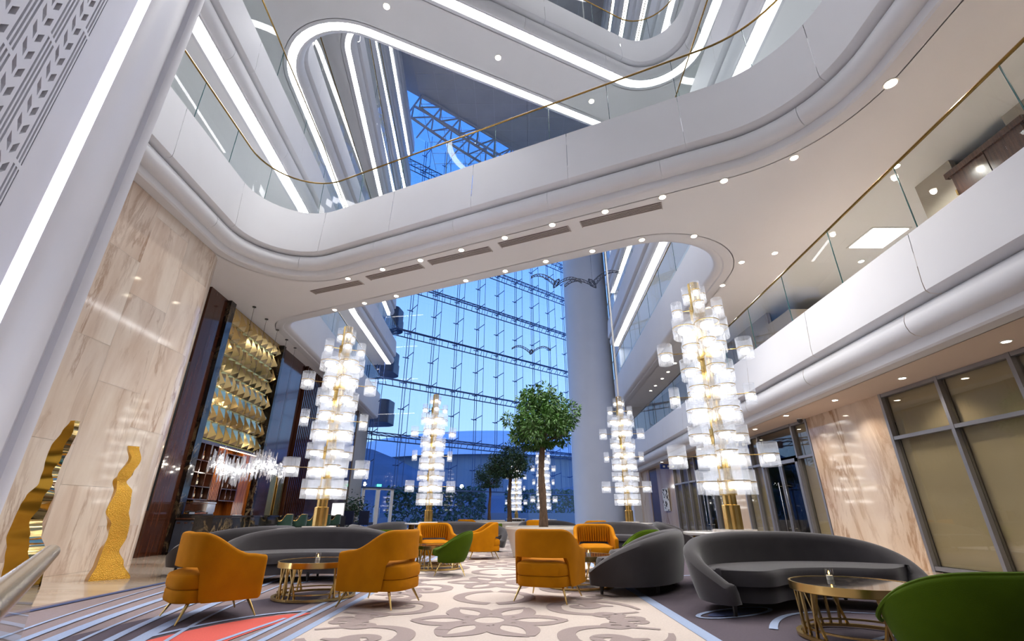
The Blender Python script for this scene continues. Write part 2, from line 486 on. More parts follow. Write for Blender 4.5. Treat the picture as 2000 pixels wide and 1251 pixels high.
def clipx(polys, x0, x1, y0=-3, y1=33):
    return [p for p in polys if all(x0 <= q[0] <= x1 and y0 <= q[1] <= y1 for q in p)]
AX0, AX1 = -1.90, 1.66
flat([[(AX0, -3), (AX1, -3), (AX1, 33), (AX0, 33)]], 'aisle_field', 'carpet_beige', 0.013)
orn = []
def ell(cx, cy, a, b, rot=0, n=28):
    return [(cx + a * math.cos(t) * math.cos(rot) - b * math.sin(t) * math.sin(rot), cy + a * math.cos(t) * math.sin(rot) + b * math.sin(t) * math.cos(rot)) for t in [2 * PI * i / n for i in range(n)]]
def spiral(cx, cy, r0, turns, a0, sgn, rend=0.03, n=40):
    return [(cx + (r0 + (rend - r0) * (i / n) ** 0.8) * math.cos(a0 + sgn * turns * 2 * PI * i / n), cy + (r0 + (rend - r0) * (i / n) ** 0.8) * math.sin(a0 + sgn * turns * 2 * PI * i / n)) for i in range(n + 1)]
def bez(a, b, c, d, n=18):
    o = []
    for i in range(n + 1):
        t = i / n; u = 1 - t
        o.append(tuple(u ** 3 * a[k] + 3 * u * u * t * b[k] + 3 * u * t * t * c[k] + t ** 3 * d[k] for k in (0, 1)))
    return o
def flower(cx, cy, s=1.0):
    e = ell(cx, cy, 0.21 * s, 0.21 * s); orn.extend(ribbon(e + [e[0]], 0.115 * s))
    for k in range(6):
        a = PI / 3 * k; ux, uy = math.cos(a), math.sin(a); vx, vy = -uy, ux
        def q(r, t): return (cx + ux * r * s + vx * t * s, cy + uy * r * s + vy * t * s)
        for sg in (1, -1):
            orn.extend(ribbon(bez(q(.24, .03 * sg), q(.40, .26 * sg), q(.58, .20 * sg), q(.78, 0)), 0.115 * s, lambda t: 0.7 + 0.7 * math.sin(PI * t)))
def scroll(cx, cy, sx, sy, s=1.0):
    def m(p): return (cx + p[0] * sx * s, cy + p[1] * sy * s)
    orn.extend(ribbon([m(p) for p in spiral(0.42, 0.38, 0.34, 1.25, PI * 1.1, -1)], 0.15 * s, lambda t: 1.2 - 0.5 * t))
    orn.extend(ribbon([m(p) for p in bez((0.10, 0.30), (0.05, -0.1), (0.5, -0.25), (1.0, 0.0))], 0.15 * s, lambda t: 1.2 - 0.8 * t))
    orn.extend(ribbon([m(p) for p in bez((0.42, 0.72), (0.8, 0.75), (1.0, 0.45), (1.05, 0.15))], 0.16 * s, lambda t: 1.1 - 0.8 * t))
    orn.extend(ribbon([m(p) for p in bez((0.45, 0.40), (0.55, 0.44), (0.62, 0.40), (0.80, 0.36))], 0.24 * s, lambda t: 1.1 - t * .9))
    orn.extend(ribbon([m(p) for p in spiral(0.86, -0.32, 0.2, 1.1, PI * 0.6, 1)], 0.12 * s, lambda t: 1.1 - 0.5 * t))
for j in range(-3, 11):
    cy = 5.52 + 2.9 * j
    flower(-0.23, cy)
    for sx in (1, -1):
        for sy in (1, -1):
            scroll(-0.23 + sx * 0.62, cy + sy * 0.42, sx, sy)
    for sx in (1, -1):
        for sy in (1, -1):
            orn.extend(ribbon(spiral(-0.23 + sx * 1.22, cy + sy * 0.24, 0.20, 1.2, -sy * PI / 2, sx * sy), 0.11, lambda t: 1.2 - 0.5 * t))
        orn.extend(ribbon(bez((-0.23 + sx * 0.05, cy + 0.95), (-0.23 + sx * .6, cy + 1.1), (-0.23 + sx * .6, cy + 1.8), (-0.23 + sx * .05, cy + 1.95)), 0.15))
        orn.extend(ribbon(spiral(-0.23 + sx * 1.25, cy + 1.45, 0.36, 1.3, 0 if sx > 0 else PI, sx), 0.16, lambda t: 1.2 - 0.5 * t))
flat(clipx(orn, AX0 + 0.02, AX1 - 0.02), 'scroll_pattern', 'carpet_taupe', 0.016)
# blue borders of the aisle
flat([[(AX1, -3), (AX1 + 0.13, -3), (AX1 + 0.13, 33), (AX1, 33)]] + [[(x, -3), (x + w, -3), (x + w, 33), (x, 33)] for x, w in ((-1.98, .09), (-2.17, .07), (-2.32, .06))], 'border_lines', 'carpet_blue', 0.016)
flat([[(AX1 + 0.13, -3), (CARX1, -3), (CARX1, 33), (AX1 + 0.13, 33)]], 'side_field', 'carpet_plum', 0.013)
flat([[(-4.15, 3.2), (-3.2, 3.0), (-2.75, 4.6), (-2.45, 6.4), (-2.6, 7.8), (-3.3, 6.6), (-3.8, 5.6)]], 'plum_leaf', 'carpet_plum', 0.013)
for k in range(4):
    y = 10.5 + 5.2 * k
    flat([[(-4.4, y), (-2.9, y - 1.2), (-2.5, y + 1.5), (-3.3, y + 2.4)]], 'plum_leaf', 'carpet_plum', 0.013)
coral = bez((-3.3, 3.6), (-3.15, 5.2), (-2.7, 5.75), (-2.22, 5.9)) + bez((-2.2, 5.9), (-2.26, 5.4), (-2.5, 5.2), (-2.42, 3.6))
flat([coral], 'coral_leaf', 'carpet_coral', 0.016)
lines = ribbon(bez((-3.4, 3.6), (-3.25, 5.3), (-2.75, 5.9), (-2.25, 6.0)), 0.06) + ribbon(bez((-2.6, 3.6), (-2.5, 4.8), (-2.4, 5.2), (-2.35, 5.6)), 0.05)
for k in range(7):
    x = -5.45 + 0.24 * k
    lines += ribbon(bez((x + 1.9, 2.5), (x + 0.9, 4.8), (x + 0.5, 6.0), (x - 0.0 + 0.05 * k, 8.9 + .4 * k)), 0.05 + 0.05 * (k % 3), lambda t: 1.1 - 0.7 * t)
for (x, y, s) in ((2.45, 5.9, 1), (3.4, 4.6, 1.3), (2.3, 9.3, 1.1), (4.6, 8.6, 1.0), (3.0, 3.0, 1.2), (-3.4, 9.0, 1), (-3.2, 12.3, 1.2)):
    e = ell(x, y, .55 * s, .18 * s, 0.5); lines += ribbon(e + [e[0]], 0.05)
    lines += ribbon(bez((x, y - .8 * s), (x + .4 * s, y), (x + .9 * s, y + .2 * s), (x + 1.6 * s, y - .1 * s)), 0.07, lambda t: 1.1 - .7 * t)
lines = [q for q in lines if all(x > -5.55 + .45 * max(0, 4.7 - y) for x, y in q)]
flat(clipx(lines, CARX0, CARX1), 'blue_lines', 'carpet_blue', 0.019)['kind'] = 'stuff'
for x, y, s in ((2.45, 5.9, 1), (3.4, 4.6, 1.3), (2.3, 9.3, 1.1)): flat([ell(x, y, .42 * s, .12 * s, 0.5)], 'navy_leaf', 'carpet_navy', 0.019)
e = [(-5.6 + 0.20 + 0.12 * math.sin(y * .5), y) for y in [4.9 + .4 * i for i in range(30)]]
flat(clipx(ribbon(e, 0.10), CARX0, CARX1), 'edge_line', 'carpet_navy', 0.019)

# ------------------------------------------------------------------ storeys
Z2, Z3 = 3.45, 7.7
V1 = round_path([(-7.3, -4.5, 2.0), (5.65, -4.5, 2.0), (5.8, 6.78, 2.3), (-7.75, 13.0, 1.5)], True)
V2 = round_path([(-10.1, 35.0, 0), (-8.6, 16.42, 1.0), (5.85, 9.70, 1.9), (7.0, 31.0, 0)])
L4L = [(-9.35, 35.0), (-8.95, 25.0), (-7.77, 14.8), (-6.2, -9.0)]; L4R = [(4.82, -9.0), (6.93, 30.8)]
V3 = round_path([(-6.8, -6.0, 2), (6.0, -6.0, 2), (6.25, 13.15, 1.35), (-7.2, 6.85, 2)], True)
V4 = round_path([(-9.75, 35.0, 0), (-7.65, 9.84, 2.0), (6.5, 16.5, 1.5), (7.1, 30.8, 0)])
V6 = round_path([(-9.5, 35.0, 0), (-7.0, 13.9, 1.3), (6.0, 8.0, 1.5), (7.1, 30.8, 0)])
V7 = round_path([(-9.5, 35.0, 0), (-7.7, 15.2, 1.3), (6.0, 9.2, 1.5), (7.1, 30.8, 0)])
V8 = round_path([(-9.6, 35.0, 0), (-8.1, 17.0, 1.3), (6.0, 11.0, 1.5), (7.1, 30.8, 0)])
R2 = [(5.95, -9.0), (6.0, 0.0), (7.35, 30.5)]
ROLL = [(-.36, .20), (-.24, .17), (-.13, .19), (-.06, .25), (-.03, .34), (-.03, .43), (-.06, .52), (-.11, .575), (-.16, .60)]
ROLL_LED = [(-.26, .06), (-.18, .05), (-.09, .11), (-.04, .21), (-.02, .34), (-.04, .47), (-.09, .55), (-.16, .60)]
BAND = [(-.16, .60), (-.08, .60), (.02, .615), (.065, .66), (.07, .80), (.0, 1.0), (-.10, 1.02), (-.11, .8)]
trim_i = [0]
def fascia(path, zs, top, closed=False, led=False, plen=2.6, lip=False, lw=.20):
    """rounded slab edge: lower roll + upper band, both in separate panels; returns its root"""
    trim_i[0] += 1
    root = empty('trim_%d' % trim_i[0], (0, 0, zs)); tag(root, kind='structure')
    p, s = path_len(path, closed); nr = normals(p, closed); T = s[-1]
    step_prof = [(-.62, 0), (-.34, 0.0), (-.30, .03), (-.28, .19), (-.38, .21)]
    if led: step_prof = [(-.68, 0.0), (-.28 - lw, 0.0), (-.28 - lw, .03), (-.24, .03), (-.24, .06)]
    full = section(p, s, nr, 0, T)
    sweep(full, step_prof, 0).build('soffit_edge', 'white', root)
    if led:
        sweep(full, [(-.27 - lw, .02), (-.26, .02)], 0).build('led_strip', 'led', root)
    if lip:
        # slim rear edge of the bridge
        pr = [(-.44, .07), (-.34, .03), (-.20, .03), (-.10, .07), (-.06, .14), (-.06, 1.9), (-.2, 1.9)]
        sweep(full, pr, 0).build('fascia_panel', 'white', root, smooth=SM)
        return root
    hb = top - zs
    roll = ROLL_LED if led else ROLL
    band = []
    for d, z in BAND:
        if z < .9: band.append((d, z))
        else: band.append((d, hb + (z - 1.0)))
    band[-1] = (-.11, hb - .25)
    g = 0.006
    n = max(1, round(T / plen)); L = T / n
    for k in range(n):
        sweep(section(p, s, nr, k * L + g, (k + 1) * L - g), band, 0).build('fascia_panel', 'white', root, smooth=SM)
    off = L * 0.22
    cuts = ([0] if not closed else []) + [off + k * L for k in range(n)] + ([T] if not closed else [])
    if closed:
        for k in range(n - 1): sweep(section(p, s, nr, cuts[k] + g, cuts[k + 1] - g), roll, 0).build('roll_panel', 'white', root, smooth=SM)
        a = section(p, s, nr, cuts[-1] + g, T); b = section(p, s, nr, 0, cuts[0] - g)
        sweep(a + b[1:], roll, 0).build('roll_panel', 'white', root, smooth=SM)
    else:
        for a, b in zip(cuts, cuts[1:]):
            if b - a > .05: sweep(section(p, s, nr, a + g, b - g), roll, 0).build('roll_panel', 'white', root, smooth=SM)
    return root
def railing(path, z, label, closed=False, h=1.2, plen=1.55, inset=-0.045, group=None):
    root = empty('glass_railing', (0, 0, z)); tag(root, label, 'railing', group)
    p, s = path_len(path, closed); nr = normals(p, closed); T = s[-1]
    n = max(1, round(T / plen)); L = T / n
    for k in range(n):
        sec = section(p, s, nr, k * L + .008, (k + 1) * L - .008)
        sweep(sec, [(inset, -.12), (inset, h)], 0).build('glass_pane', 'rail_glass', root)
        q, m = sec[-1]
        ang = math.atan2(m[1], m[0])
        MB().box(q[0] + m[0] * inset, q[1] + m[1] * inset, h / 2 - .06, .014, .012, h + .1, ang).build('pane_edge', 'pane_edge', root)
    full = section(p, s, nr, 0, T)
    MB().tube([(q[0] + m[0] * inset, q[1] + m[1] * inset, h + .015) for q, m in (full[:-1] if closed else full)], 0.024, 8, closed).build('handrail', 'brass_rail', root, smooth=SM)
    return root
plain('pane_edge', (46, 96, 98), 0.2, var=0.05, scale=5)
def off(path, d, closed=False):
    p = path + [path[0]] if closed else path
    nr = normals(p, closed); r = [(a[0] + m[0] * d, a[1] + m[1] * d) for a, m in zip(p, nr)]
    return r[:-1] if closed else r
def hole_open(path, d):
    """close an open void path beyond the far end of the building"""
    r = off(path, d); return r + [(r[-1][0], 60), (r[0][0], 60)]
OUT = [(-13.2, -10), (12.6, -10), (12.6, 31.0), (3, 31.0), (3, 35.2), (-13.2, 35.2)]
# storey over the lounge (bridge with the long handrail)
plate('ceiling', OUT, [off(V1, -.6, True), hole_open(V2, -.6)], [Z3, Z3 + 1.6], 'ceiling_paint')
fascia(V1, Z3, 9.8, True)
fascia(V2, Z3, 9.6, lip=True)
railing(V1, 9.8, 'frameless glass railing with brass handrail curving around the void above the lounge', True)
railing(V2, 9.6, 'glass railing on the far side of the bridge, facing the window wall', plen=2.2)
# right balcony
def strip(name, path, side_x, zs, mat):
    poly = off(path, -.6) + [(side_x, path[-1][1]), (side_x, path[0][1])]
    return plate(name, poly, [], zs, mat)
strip('ceiling', R2, 12.6, [Z2, Z2 + 1.45], 'warm_ceiling')
R2L = R2
fascia(R2L, Z2, 5.1, False, plen=3.1)
railing(R2, 5.1, 'straight glass railing with brass handrail along the right-hand balcony', plen=1.9)
# upper storeys
ZL = {4: 12.0, 5: 16.2, 6: 20.4, 7: 24.6, 8: 28.8, 9: 33.0}
for k, pth in ((4, L4L), (4, L4R)):
    fascia(pth, ZL[4], ZL[4] + 1.9, led=True, plen=3.6, lw=.32)
railing(L4L, ZL[4] + 1.9, 'glass railing along the upper left gallery, seen past its light strip', plen=2.4)
railing(L4R, ZL[4] + 1.9, 'glass railing along the upper right gallery, behind the curved handrail', plen=2.4)
plate('ceiling', OUT, [[(-9.35 - .66, 60)] + off(L4L, -.66) + [(-6.86, -9.6), (5.48, -9.6)] + off(L4R, -.66) + [(7.59, 60)]], [ZL[4] + .03, ZL[4] + 1.5], 'ceiling_paint')
fascia(V3, ZL[5], ZL[5] + 1.9, True, led=True, plen=3.4, lw=.26)
fascia(V4, ZL[5], ZL[5] + 1.9, led=True, plen=3.6, lw=.26)
plate('ceiling', OUT, [off(V3, -.66, True), hole_open(V4, -.66)], [ZL[5], ZL[5] + 1.5], 'ceiling_paint')
railing(V3, ZL[5] + 1.9, 'glass railing around the topmost visible rounded void at the picture top', True, plen=2.4)
railing(V4, ZL[5] + 1.9, 'glass railing around the rounded light-strip void on the upper left', plen=2.6)
for k, pth in ((6, V6), (7, V7), (8, V8), (9, V8)):
    fascia(pth, ZL[k], ZL[k] + 1.9, led=True, plen=5.0)
    plate('ceiling', OUT, [hole_open(pth, -.66)], [ZL[k], ZL[k] + 1.5], 'ceiling_paint')
    if k < 9:
        nm = {6: 'glass railing of the gallery just above the rounded light-strip void', 7: 'glass railing of the second gallery above the rounded light-strip void', 8: 'glass railing of the highest gallery under the roof'}[k]
        railing(pth, ZL[k] + 1.9, nm, plen=4.0)

# enclosing walls
def wallbox(name, x0, y0, x1, y1, z0, z1, mat, th=0.2, parent=None, kind='structure'):
    dx, dy = x1 - x0, y1 - y0; L = math.hypot(dx, dy); a = math.atan2(dy, dx)
    o = MB().box((x0 + x1) / 2, (y0 + y1) / 2, (z0 + z1) / 2, L, th, z1 - z0, a).build(name, mat, parent)
    if parent is None: tag(o, kind=kind)
    return o
wallbox('wall_back', -13.2, -10, 12.6, -10, 0, 37, 'gallery_wall')
wallbox('wall_left', -13.2, -10, -13.2, 35.2, 0, 37, 'gallery_wall')
wallbox('wall_right', 12.6, -10, 12.6, 31, 0, 37, 'beige_wall')
wallbox('wall_right', 7.6, 31.05, 12.8, 31.05, 0, 37, 'white')
wallbox('wall_right', 7.9, 31.0, 9.8, 42.0, 0, 37, 'white', .3)
# big white round column at the right end of the window wall
mb = MB().lathe([(2.12, 0), (2.12, 37)], 48, 7.4, 42.0)
tag(mb.build('white_column', 'white', smooth=SM), 'tall round white column at the right end of the window wall', 'column')
# roof
plate('ceiling', [(-13.2, -10), (12.6, -10), (12.6, 31), (8.5, 31), (8.5, 44.2), (-10.2, 30.0), (-13.2, 30.0)], [], [36.6], 'roof_panel')
rs = empty('roof_seams', (0, 0, 36.58)); rs.name = 'trim_40'; tag(rs, kind='structure')
for k in range(16):
    y = 16 + 1.6 * k
    MB().box(-1.5, y, 0, 14, .05, .03).build('roof_seam', 'roof_seam', rs)
for k in range(9):
    MB().box(-8.5 + 1.7 * k, 28, 0, .05, 26, .03).build('roof_seam', 'roof_seam', rs)

# ------------------------------------------------------------------ window wall
FA = Vector((-9.9, 36.0)); FD = Vector((0.777, 0.629)); FN = Vector((0.629, -0.777)); FANG = math.atan2(0.629, 0.777)
def fp(t, d, z): q = FA + FD * t + FN * d; return (q.x, q.y, z)
TK = [1.23 + 2.35 * k for k in range(-1, 10)]
ZR = [0.0, 2.85, 6.5, 10.8, 15.1, 19.4, 23.7, 28.0, 32.3, 36.5]
fw = empty('wall_far', (0, 0, 0)); tag(fw, kind='structure')
for k in range(len(TK) - 1):
    for j in range(len(ZR) - 1):
        if j == 0 and k == 0: continue
        g = .012
        a, b, z0, z1 = TK[k] + g, TK[k + 1] - g, ZR[j] + g, ZR[j + 1] - g
        MB().add([fp(a, 0, z0), fp(b, 0, z0), fp(b, 0, z1), fp(a, 0, z1)], [(0, 1, 2, 3)]).build('glass_pane', 'facade_glass', fw)
for i, t in enumerate(TK):
    MB().tube([fp(t - .11, .30, 2.9), fp(t - .11, .30, 36.4)], .030, 6).tube([fp(t + .11, .30, 2.9), fp(t + .11, .30, 36.4)], .030, 6).build('cable_pair', 'facade_cable', fw)
    MB().tube([fp(t + .1, 1.25, 2.9), fp(t + .1, 1.25, 36.4)], .024, 6).build('rear_cable', 'facade_cable', fw)
    mb = MB(); z = 4.6
    while z < 36:
        mb.tube([fp(t, .05, z - .14), fp(t + .1, 1.25, z + .12)], .035, 5)
        mb.tube([fp(t - .28, .12, z - .1), fp(t + .28, .12, z - .1)], .04, 5)
        z += 2.15
    mb.build('cable_struts', 'facade_cable', fw)
T0, T1 = TK[0] - .4, TK[-1] + .2
for j, z in enumerate(ZR[2:-1]):
    mb = MB()
    for zz, d in ((z - .28, .25), (z + .28, .25), (z - .1, 1.35)):
        mb.tube([fp(T0, d, zz), fp(T1, d, zz)], .048, 6)
    n = 40
    for k in range(n):
        a, b = T0 + (T1 - T0) * k / n, T0 + (T1 - T0) * (k + 1) / n
        mb.tube([fp(a, .25, z + .28), fp(b, 1.35, z - .1)], .026, 5)
        mb.tube([fp(a, 1.35, z - .1), fp(b, .25, z - .28)], .026, 5)
    mb.build('horizontal_truss', 'facade_steel', fw)
MB().box(*[(p + q) / 2 for p, q in zip(fp(T0, .1, 2.85), fp(T1, .1, 2.85))], T1 - T0, .12, .10, FANG).build('transom', 'facade_steel', fw)
MB().box(*[(p + q) / 2 for p, q in zip(fp(T0, .0, .06), fp(T1, .0, .06))], T1 - T0, .16, .12, FANG).build('sill', 'white_frame', fw)
# double entrance door at its left end
dr = empty('door_1', fp(TK[0], 0.05, 0), FANG); tag(dr, kind='structure')
DW = 2.35
for x in (.06, DW / 2, DW - .06):
    MB().box(x, 0, 1.4, .22 if x != DW / 2 else .30, .12, 2.8).build('door_stile', 'white_frame', dr)
MB().box(DW / 2, 0, 2.78, DW, .12, .16).build('door_head', 'white_frame', dr)
for x0, x1 in ((.13, DW / 2 - .09), (DW / 2 + .09, DW - .13)):
    lf = MB().box((x0 + x1) / 2, 0, 1.45, x1 - x0, .02, 2.5).build('door_pane', 'facade_glass', dr)
    MB().box((x0 + x1) / 2, 0, .12, x1 - x0, .08, .22).build('door_rail', 'white_frame', dr)
    MB().tube([(x1 - .12 if x0 < .5 else x0 + .12, -.08, .8), (x1 - .12 if x0 < .5 else x0 + .12, -.08, 1.5)], .018, 6).build('door_handle', 'chrome', dr)
MB().box(DW / 2, -.1, 3.02, .34, .06, .16).build('exit_sign', 'exit_green', dr)
# skylight band with white arched trusses along the top of the window wall
sk = empty('skylight', (0, 0, 0)); sk.name = 'window_1'; tag(sk, kind='structure')
for k in range(10):
    a, b = -1 + 2.35 * k, -1 + 2.35 * (k + 1) - .03
    MB().add([fp(a, 0, 36.7), fp(b, 0, 36.7), fp(b, 5.2, 36.7), fp(a, 5.2, 36.7)], [(0, 1, 2, 3)]).build('glass_pane', 'facade_glass', sk)
for d in (5.1, 3.6):
    mb = MB(); zc = 36.3; n = 12
    top = [fp(-2 + 2.1 * k, d, zc) for k in range(n)]; bot = [fp(-2 + 2.1 * k, d - .2, zc - 2.2 + .035 * (k - 5) ** 2) for k in range(n)]
    mb.tube(top, .13, 6); mb.tube(bot, .13, 6)
    for k in range(n - 1):
        mb.tube([top[k], bot[k]], .08, 5); mb.tube([bot[k], top[k + 1]], .08, 5)
    mb.build('arched_truss', 'truss_white', sk)
for k in range(11):
    MB().tube([fp(-2 + 2.1 * k, 5.1, 36.3), fp(-2 + 2.1 * k, 0.2, 36.3)], .09, 5).build('cross_beam', 'truss_white', sk)

# ------------------------------------------------------------------ left: perforated pylon with light line
PY = empty('perforated_pylon', (-5.62, 4.2, 0)); tag(PY, 'tall white rounded pylon with chevron-cut screen and a vertical cold light line', 'pillar')
PD = Vector((0.45, -0.893)); pang = math.atan2(-.893, .45)
H = 11.8
holes = []
per, ch = 0.48, 0.27
for c in range(5):
    x0 = 0.03 + per * c
    for sl in range(3):
        xs = x0 + 0.062 * sl
        z = 0.35 - 0.7 * (c % 3)
        while z < H - .4:
            a, b = max(z, .12), min(z + 2.1, H - .15)
            if b - a > .3: holes.append([(xs, a), (xs + .034, a), (xs + .034, b), (xs, b)])
            z += 2.16
    z = 0.3 + 0.09 * c
    xc = x0 + 0.215
    while z < H - .5:
        if xc + .24 < 2.45:
            holes.append([(xc, z + .10), (xc + .085, z), (xc + .085, z + .12), (xc, z + .22)])
            holes.append([(xc + .125, z), (xc + .21, z + .10), (xc + .21, z + .22), (xc + .125, z + .12)])
        z += ch
scr = perforated([(-.02, 0), (2.45, 0), (2.45, H), (-.02, H)], holes, .06)
o = scr.build('lattice_screen', 'lattice_white', PY); o.rotation_euler = (0, 0, pang)
# depth of the screen points away from the room (local +y = left of PD)
bk = MB().box(1.2, -.12, H / 2, 2.5, .04, H).build('screen_backing', 'lattice_back', PY); bk.rotation_euler = (0, 0, pang)
o.scale = (1, -1, 1)
def loc(x, y): return (x + 5.62, y - 4.2)
shaft = [loc(*p) for p in ((-5.60, 4.16), (-5.76, 4.46), (-5.90, 4.74))]
def vert(pts, z0, z1, name, mat, sm=True):
    return MB().rings([[(x, y, z0), (x, y, z1)] for x, y in pts], closed_ring=False, cap=False).build(name, mat, PY, smooth=SM)
vert(shaft, 0, H, 'screen_border', 'lattice_white')
vert([loc(-5.90, 4.74), loc(-5.95, 4.77), loc(-6.0, 4.90), loc(-5.93, 4.93)], 0, H, 'light_groove', 'lattice_white')
vert([loc(-5.950, 4.815), loc(-5.978, 4.875)], 0, H, 'led_line', 'led_cool')
vert([loc(*p) for p in ((-5.93, 4.93), (-5.92, 5.02), (-5.95, 5.15), (-6.02, 5.32), (-6.08, 5.48), (-6.11, 5.62), (-6.10, 5.68))], 0, H, 'rounded_shaft', 'lattice_white')
vert([loc(*p) for p in ((-6.10, 5.68), (-6.16, 5.72), (-6.16, 5.76), (-6.09, 5.79))], 0, H, 'shadow_joint', 'lattice_white')
vert([loc(*p) for p in ((-6.09, 5.79), (-6.06, 5.84), (-6.06, 5.92), (-6.12, 5.98), (-6.6, 6.1), (-7.25, 6.18))], 0, H, 'edge_shaft', 'lattice_white')

# ------------------------------------------------------------------ left marble wall of staggered slabs
ml = empty('wall_left', (0, 0, 0)); tag(ml, kind='structure')
mp_ = round_path([(-8.12, -6.0, 0), (-8.25, 11.25, 1.1), (-9.66, 13.1, 0)], seg=8)
p_, s_ = path_len(mp_); nr_ = normals(p_); Tm = s_[-1]
WT, HT = 1.15, 1.95
i = 0; x = 8.0
while x < Tm - .05:
    x1 = min(x + WT, Tm)
    if Tm - x1 < .35: x1 = Tm
    z = -HT * ((i * 0.37) % 1.0)
    while z < Z3 - .01:
        a, b = max(0, z), min(Z3, z + HT)
        if b - a > .05:
            sec = section(p_, s_, nr_, x + .002, x1 - .002)
            mb = sweep(sec, [(0, a + .002), (0, b - .002)], 0)
            mb.build('marble_slab', 'marble_tile', ml)
        z += HT
    x = x1; i += 1
sweep(section(p_, s_, nr_, 0, Tm), [(.03, 0), (.03, Z3)], 0).build('wall_core', 'beige_wall', ml)
# dark metal slot in the marble corner
sl = MB().box(-8.72, 11.86, 2.95, .10, .10, 3.7, -.9).build('slot_frame', 'dark_metal'); sl.name = 'trim_41'; tag(sl, kind='structure')

# ------------------------------------------------------------------ bar wall on the left
bw = empty('wall_left', (0, 0, 0)); tag(bw, kind='structure')
def wpanel(name, y0, y1, z0, z1, mat, d=0.0, th=0.08, parent=bw):
    """panel on the bar wall; d = how far it stands proud of the wall line"""
    g = .006
    return wallbox(name, Lw(y0) + d, y0 + g, Lw(y1) + d, y1 - g, z0, z1, mat, th, parent)
wallbox('wall_core', Lw(13.0) - .5, 13.0, Lw(35.2) - .5, 35.2, 0, Z3, 'walnut', .1, bw)
wpanel('wood_panel', 13.1, 14.12, 0, Z3, 'walnut', .0)
wpanel('marble_strip', 14.12, 14.45, 0, Z3, 'marble_black', .06, .2)
wpanel('gold_backing', 14.45, 18.62, 3.2, Z3, 'gold_satin', -.06)
wpanel('marble_strip', 18.62, 18.85, 0, Z3, 'marble_black', .06, .2)
wpanel('wood_panel', 18.85, 20.1, 0, Z3, 'walnut', .0)
wpanel('wood_panel', 20.1, 21.5, 2.6, Z3, 'walnut', .0)
wpanel('bronze_panel', 20.1, 20.8, 0, 2.6, 'brass', -.04)
for k in range(6):
    wpanel('bronze_fin', 20.85 + .11 * k, 20.92 + .11 * k, 0, 2.55, 'brass', .02)
wpanel('wood_panel', 21.5, 24.2, 0, Z3, 'walnut', -.05)
for k in range(12):
    wpanel('wood_fin', 21.6 + .22 * k, 21.69 + .22 * k, 0, Z3, 'walnut', .10, .16)
wpanel('wood_panel', 24.2, 28.0, 3.0, Z3, 'walnut', .0)
wpanel('wood_panel', 24.2, 28.0, 0, 3.0, 'walnut', .0)
wpanel('wood_panel', 28.0, 32.0, 0, Z3, 'walnut', .0)
wpanel('stone_panel', 32.0, 33.6, 0, Z3, 'beige_wall', .05)
wpanel('stone_panel', 33.6, 35.2, 0, Z3, 'beige_wall', .05)
# mirror-gold pyramid cladding
ang = math.atan2(1, -.06)
NC, NR = 9, 8
cw, rh = (18.60 - 14.48) / NC, (Z3 - .02 - 3.24) / NR
def pyr(w):
    a, b = w / 2 - .003, rh / 2 - .003
    return MB().add([(-a, 0, -b), (a, 0, -b), (a, 0, b), (-a, 0, b), (0, -.16, -rh * .22)], [(0, 1, 4), (1, 2, 4), (2, 3, 4), (3, 0, 4), (3, 2, 1, 0)]).mesh('gold_pyramid')
pm = {k: pyr(cw * k) for k in (1.0, .5)}
for m in pm.values(): m.materials.append(MATS['gold_mirror'])
for r in range(NR):
    xs = [(c + .5, 1.0) for c in range(NC)] if r % 2 == 0 else [(.25, .5)] + [(c + 1.0, 1.0) for c in range(NC - 1)] + [(NC - .25, .5)]
    for c, k in xs:
        y = 14.48 + cw * c; z = 3.24 + rh * (r + .5)
        o = obj('gold_pyramid', pm[k], None, bw, (Lw(y) - .015, y, z)); o.rotation_euler = (0, 0, ang)
# shelving behind the bar
sh = empty('bar_shelving', (Lw(16.5), 16.5, 0), ang); tag(sh, 'walnut bar shelving with open bottle niches on the wall behind the bar', 'shelving')
MB().box(0, .34, 1.6, 4.16, .04, 3.2).build('back_panel', 'walnut_warm', sh)
def sx(y): return (y - 16.5)
NICHE = []
def rack(y0, y1, cols, zrows):
    w = (y1 - y0) / cols
    for c in range(cols + 1): MB().box(sx(y0) + w * c, .15, (zrows[0] + zrows[-1]) / 2, .03, .34, zrows[-1] - zrows[0]).build('upright', 'walnut', sh)
    for z in zrows: MB().box(sx((y0 + y1) / 2), .15, z, y1 - y0, .34, .03).build('shelf_board', 'walnut', sh)
    for c in range(cols):
        for z in zrows[:-1]: NICHE.append((sx(y0) + w * (c + .5), z + .015))
rack(14.5, 15.75, 3, [1.45, 1.82, 2.22, 2.58, 3.1])
rack(16.45, 17.5, 3, [1.45, 1.82, 2.22, 2.58, 2.95])
for k in range(7): MB().box(sx(15.8) + .09 * k, .12, 2.3, .05, .22, 1.7).build('ribbed_batten', 'walnut_warm', sh)
for k in range(9): MB().box(sx(17.56) + .115 * k, .15, 1.9, .10, .28, 2.5).build('ribbed_batten', 'walnut_warm', sh)
MB().box(0, .18, 3.15, 4.16, .4, .08).build('head_board', 'walnut', sh)
MB().box(0, .02, 3.10, 4.0, .03, .015).build('added_shelf_light', 'shelf_glow', sh)  # added glowing strip, no seen source, brightens the bar shelves
for r in range(6):
    for c in range(5): MB().lathe([(.045, 0), (.045, .03), (.0, .07)], 6).build('gold_stud', 'gold_mirror', sh, loc=(sx(15.0) + .12 * c, .30, 1.0 + .08 * r)).rotation_euler = (PI / 2, 0, 0)
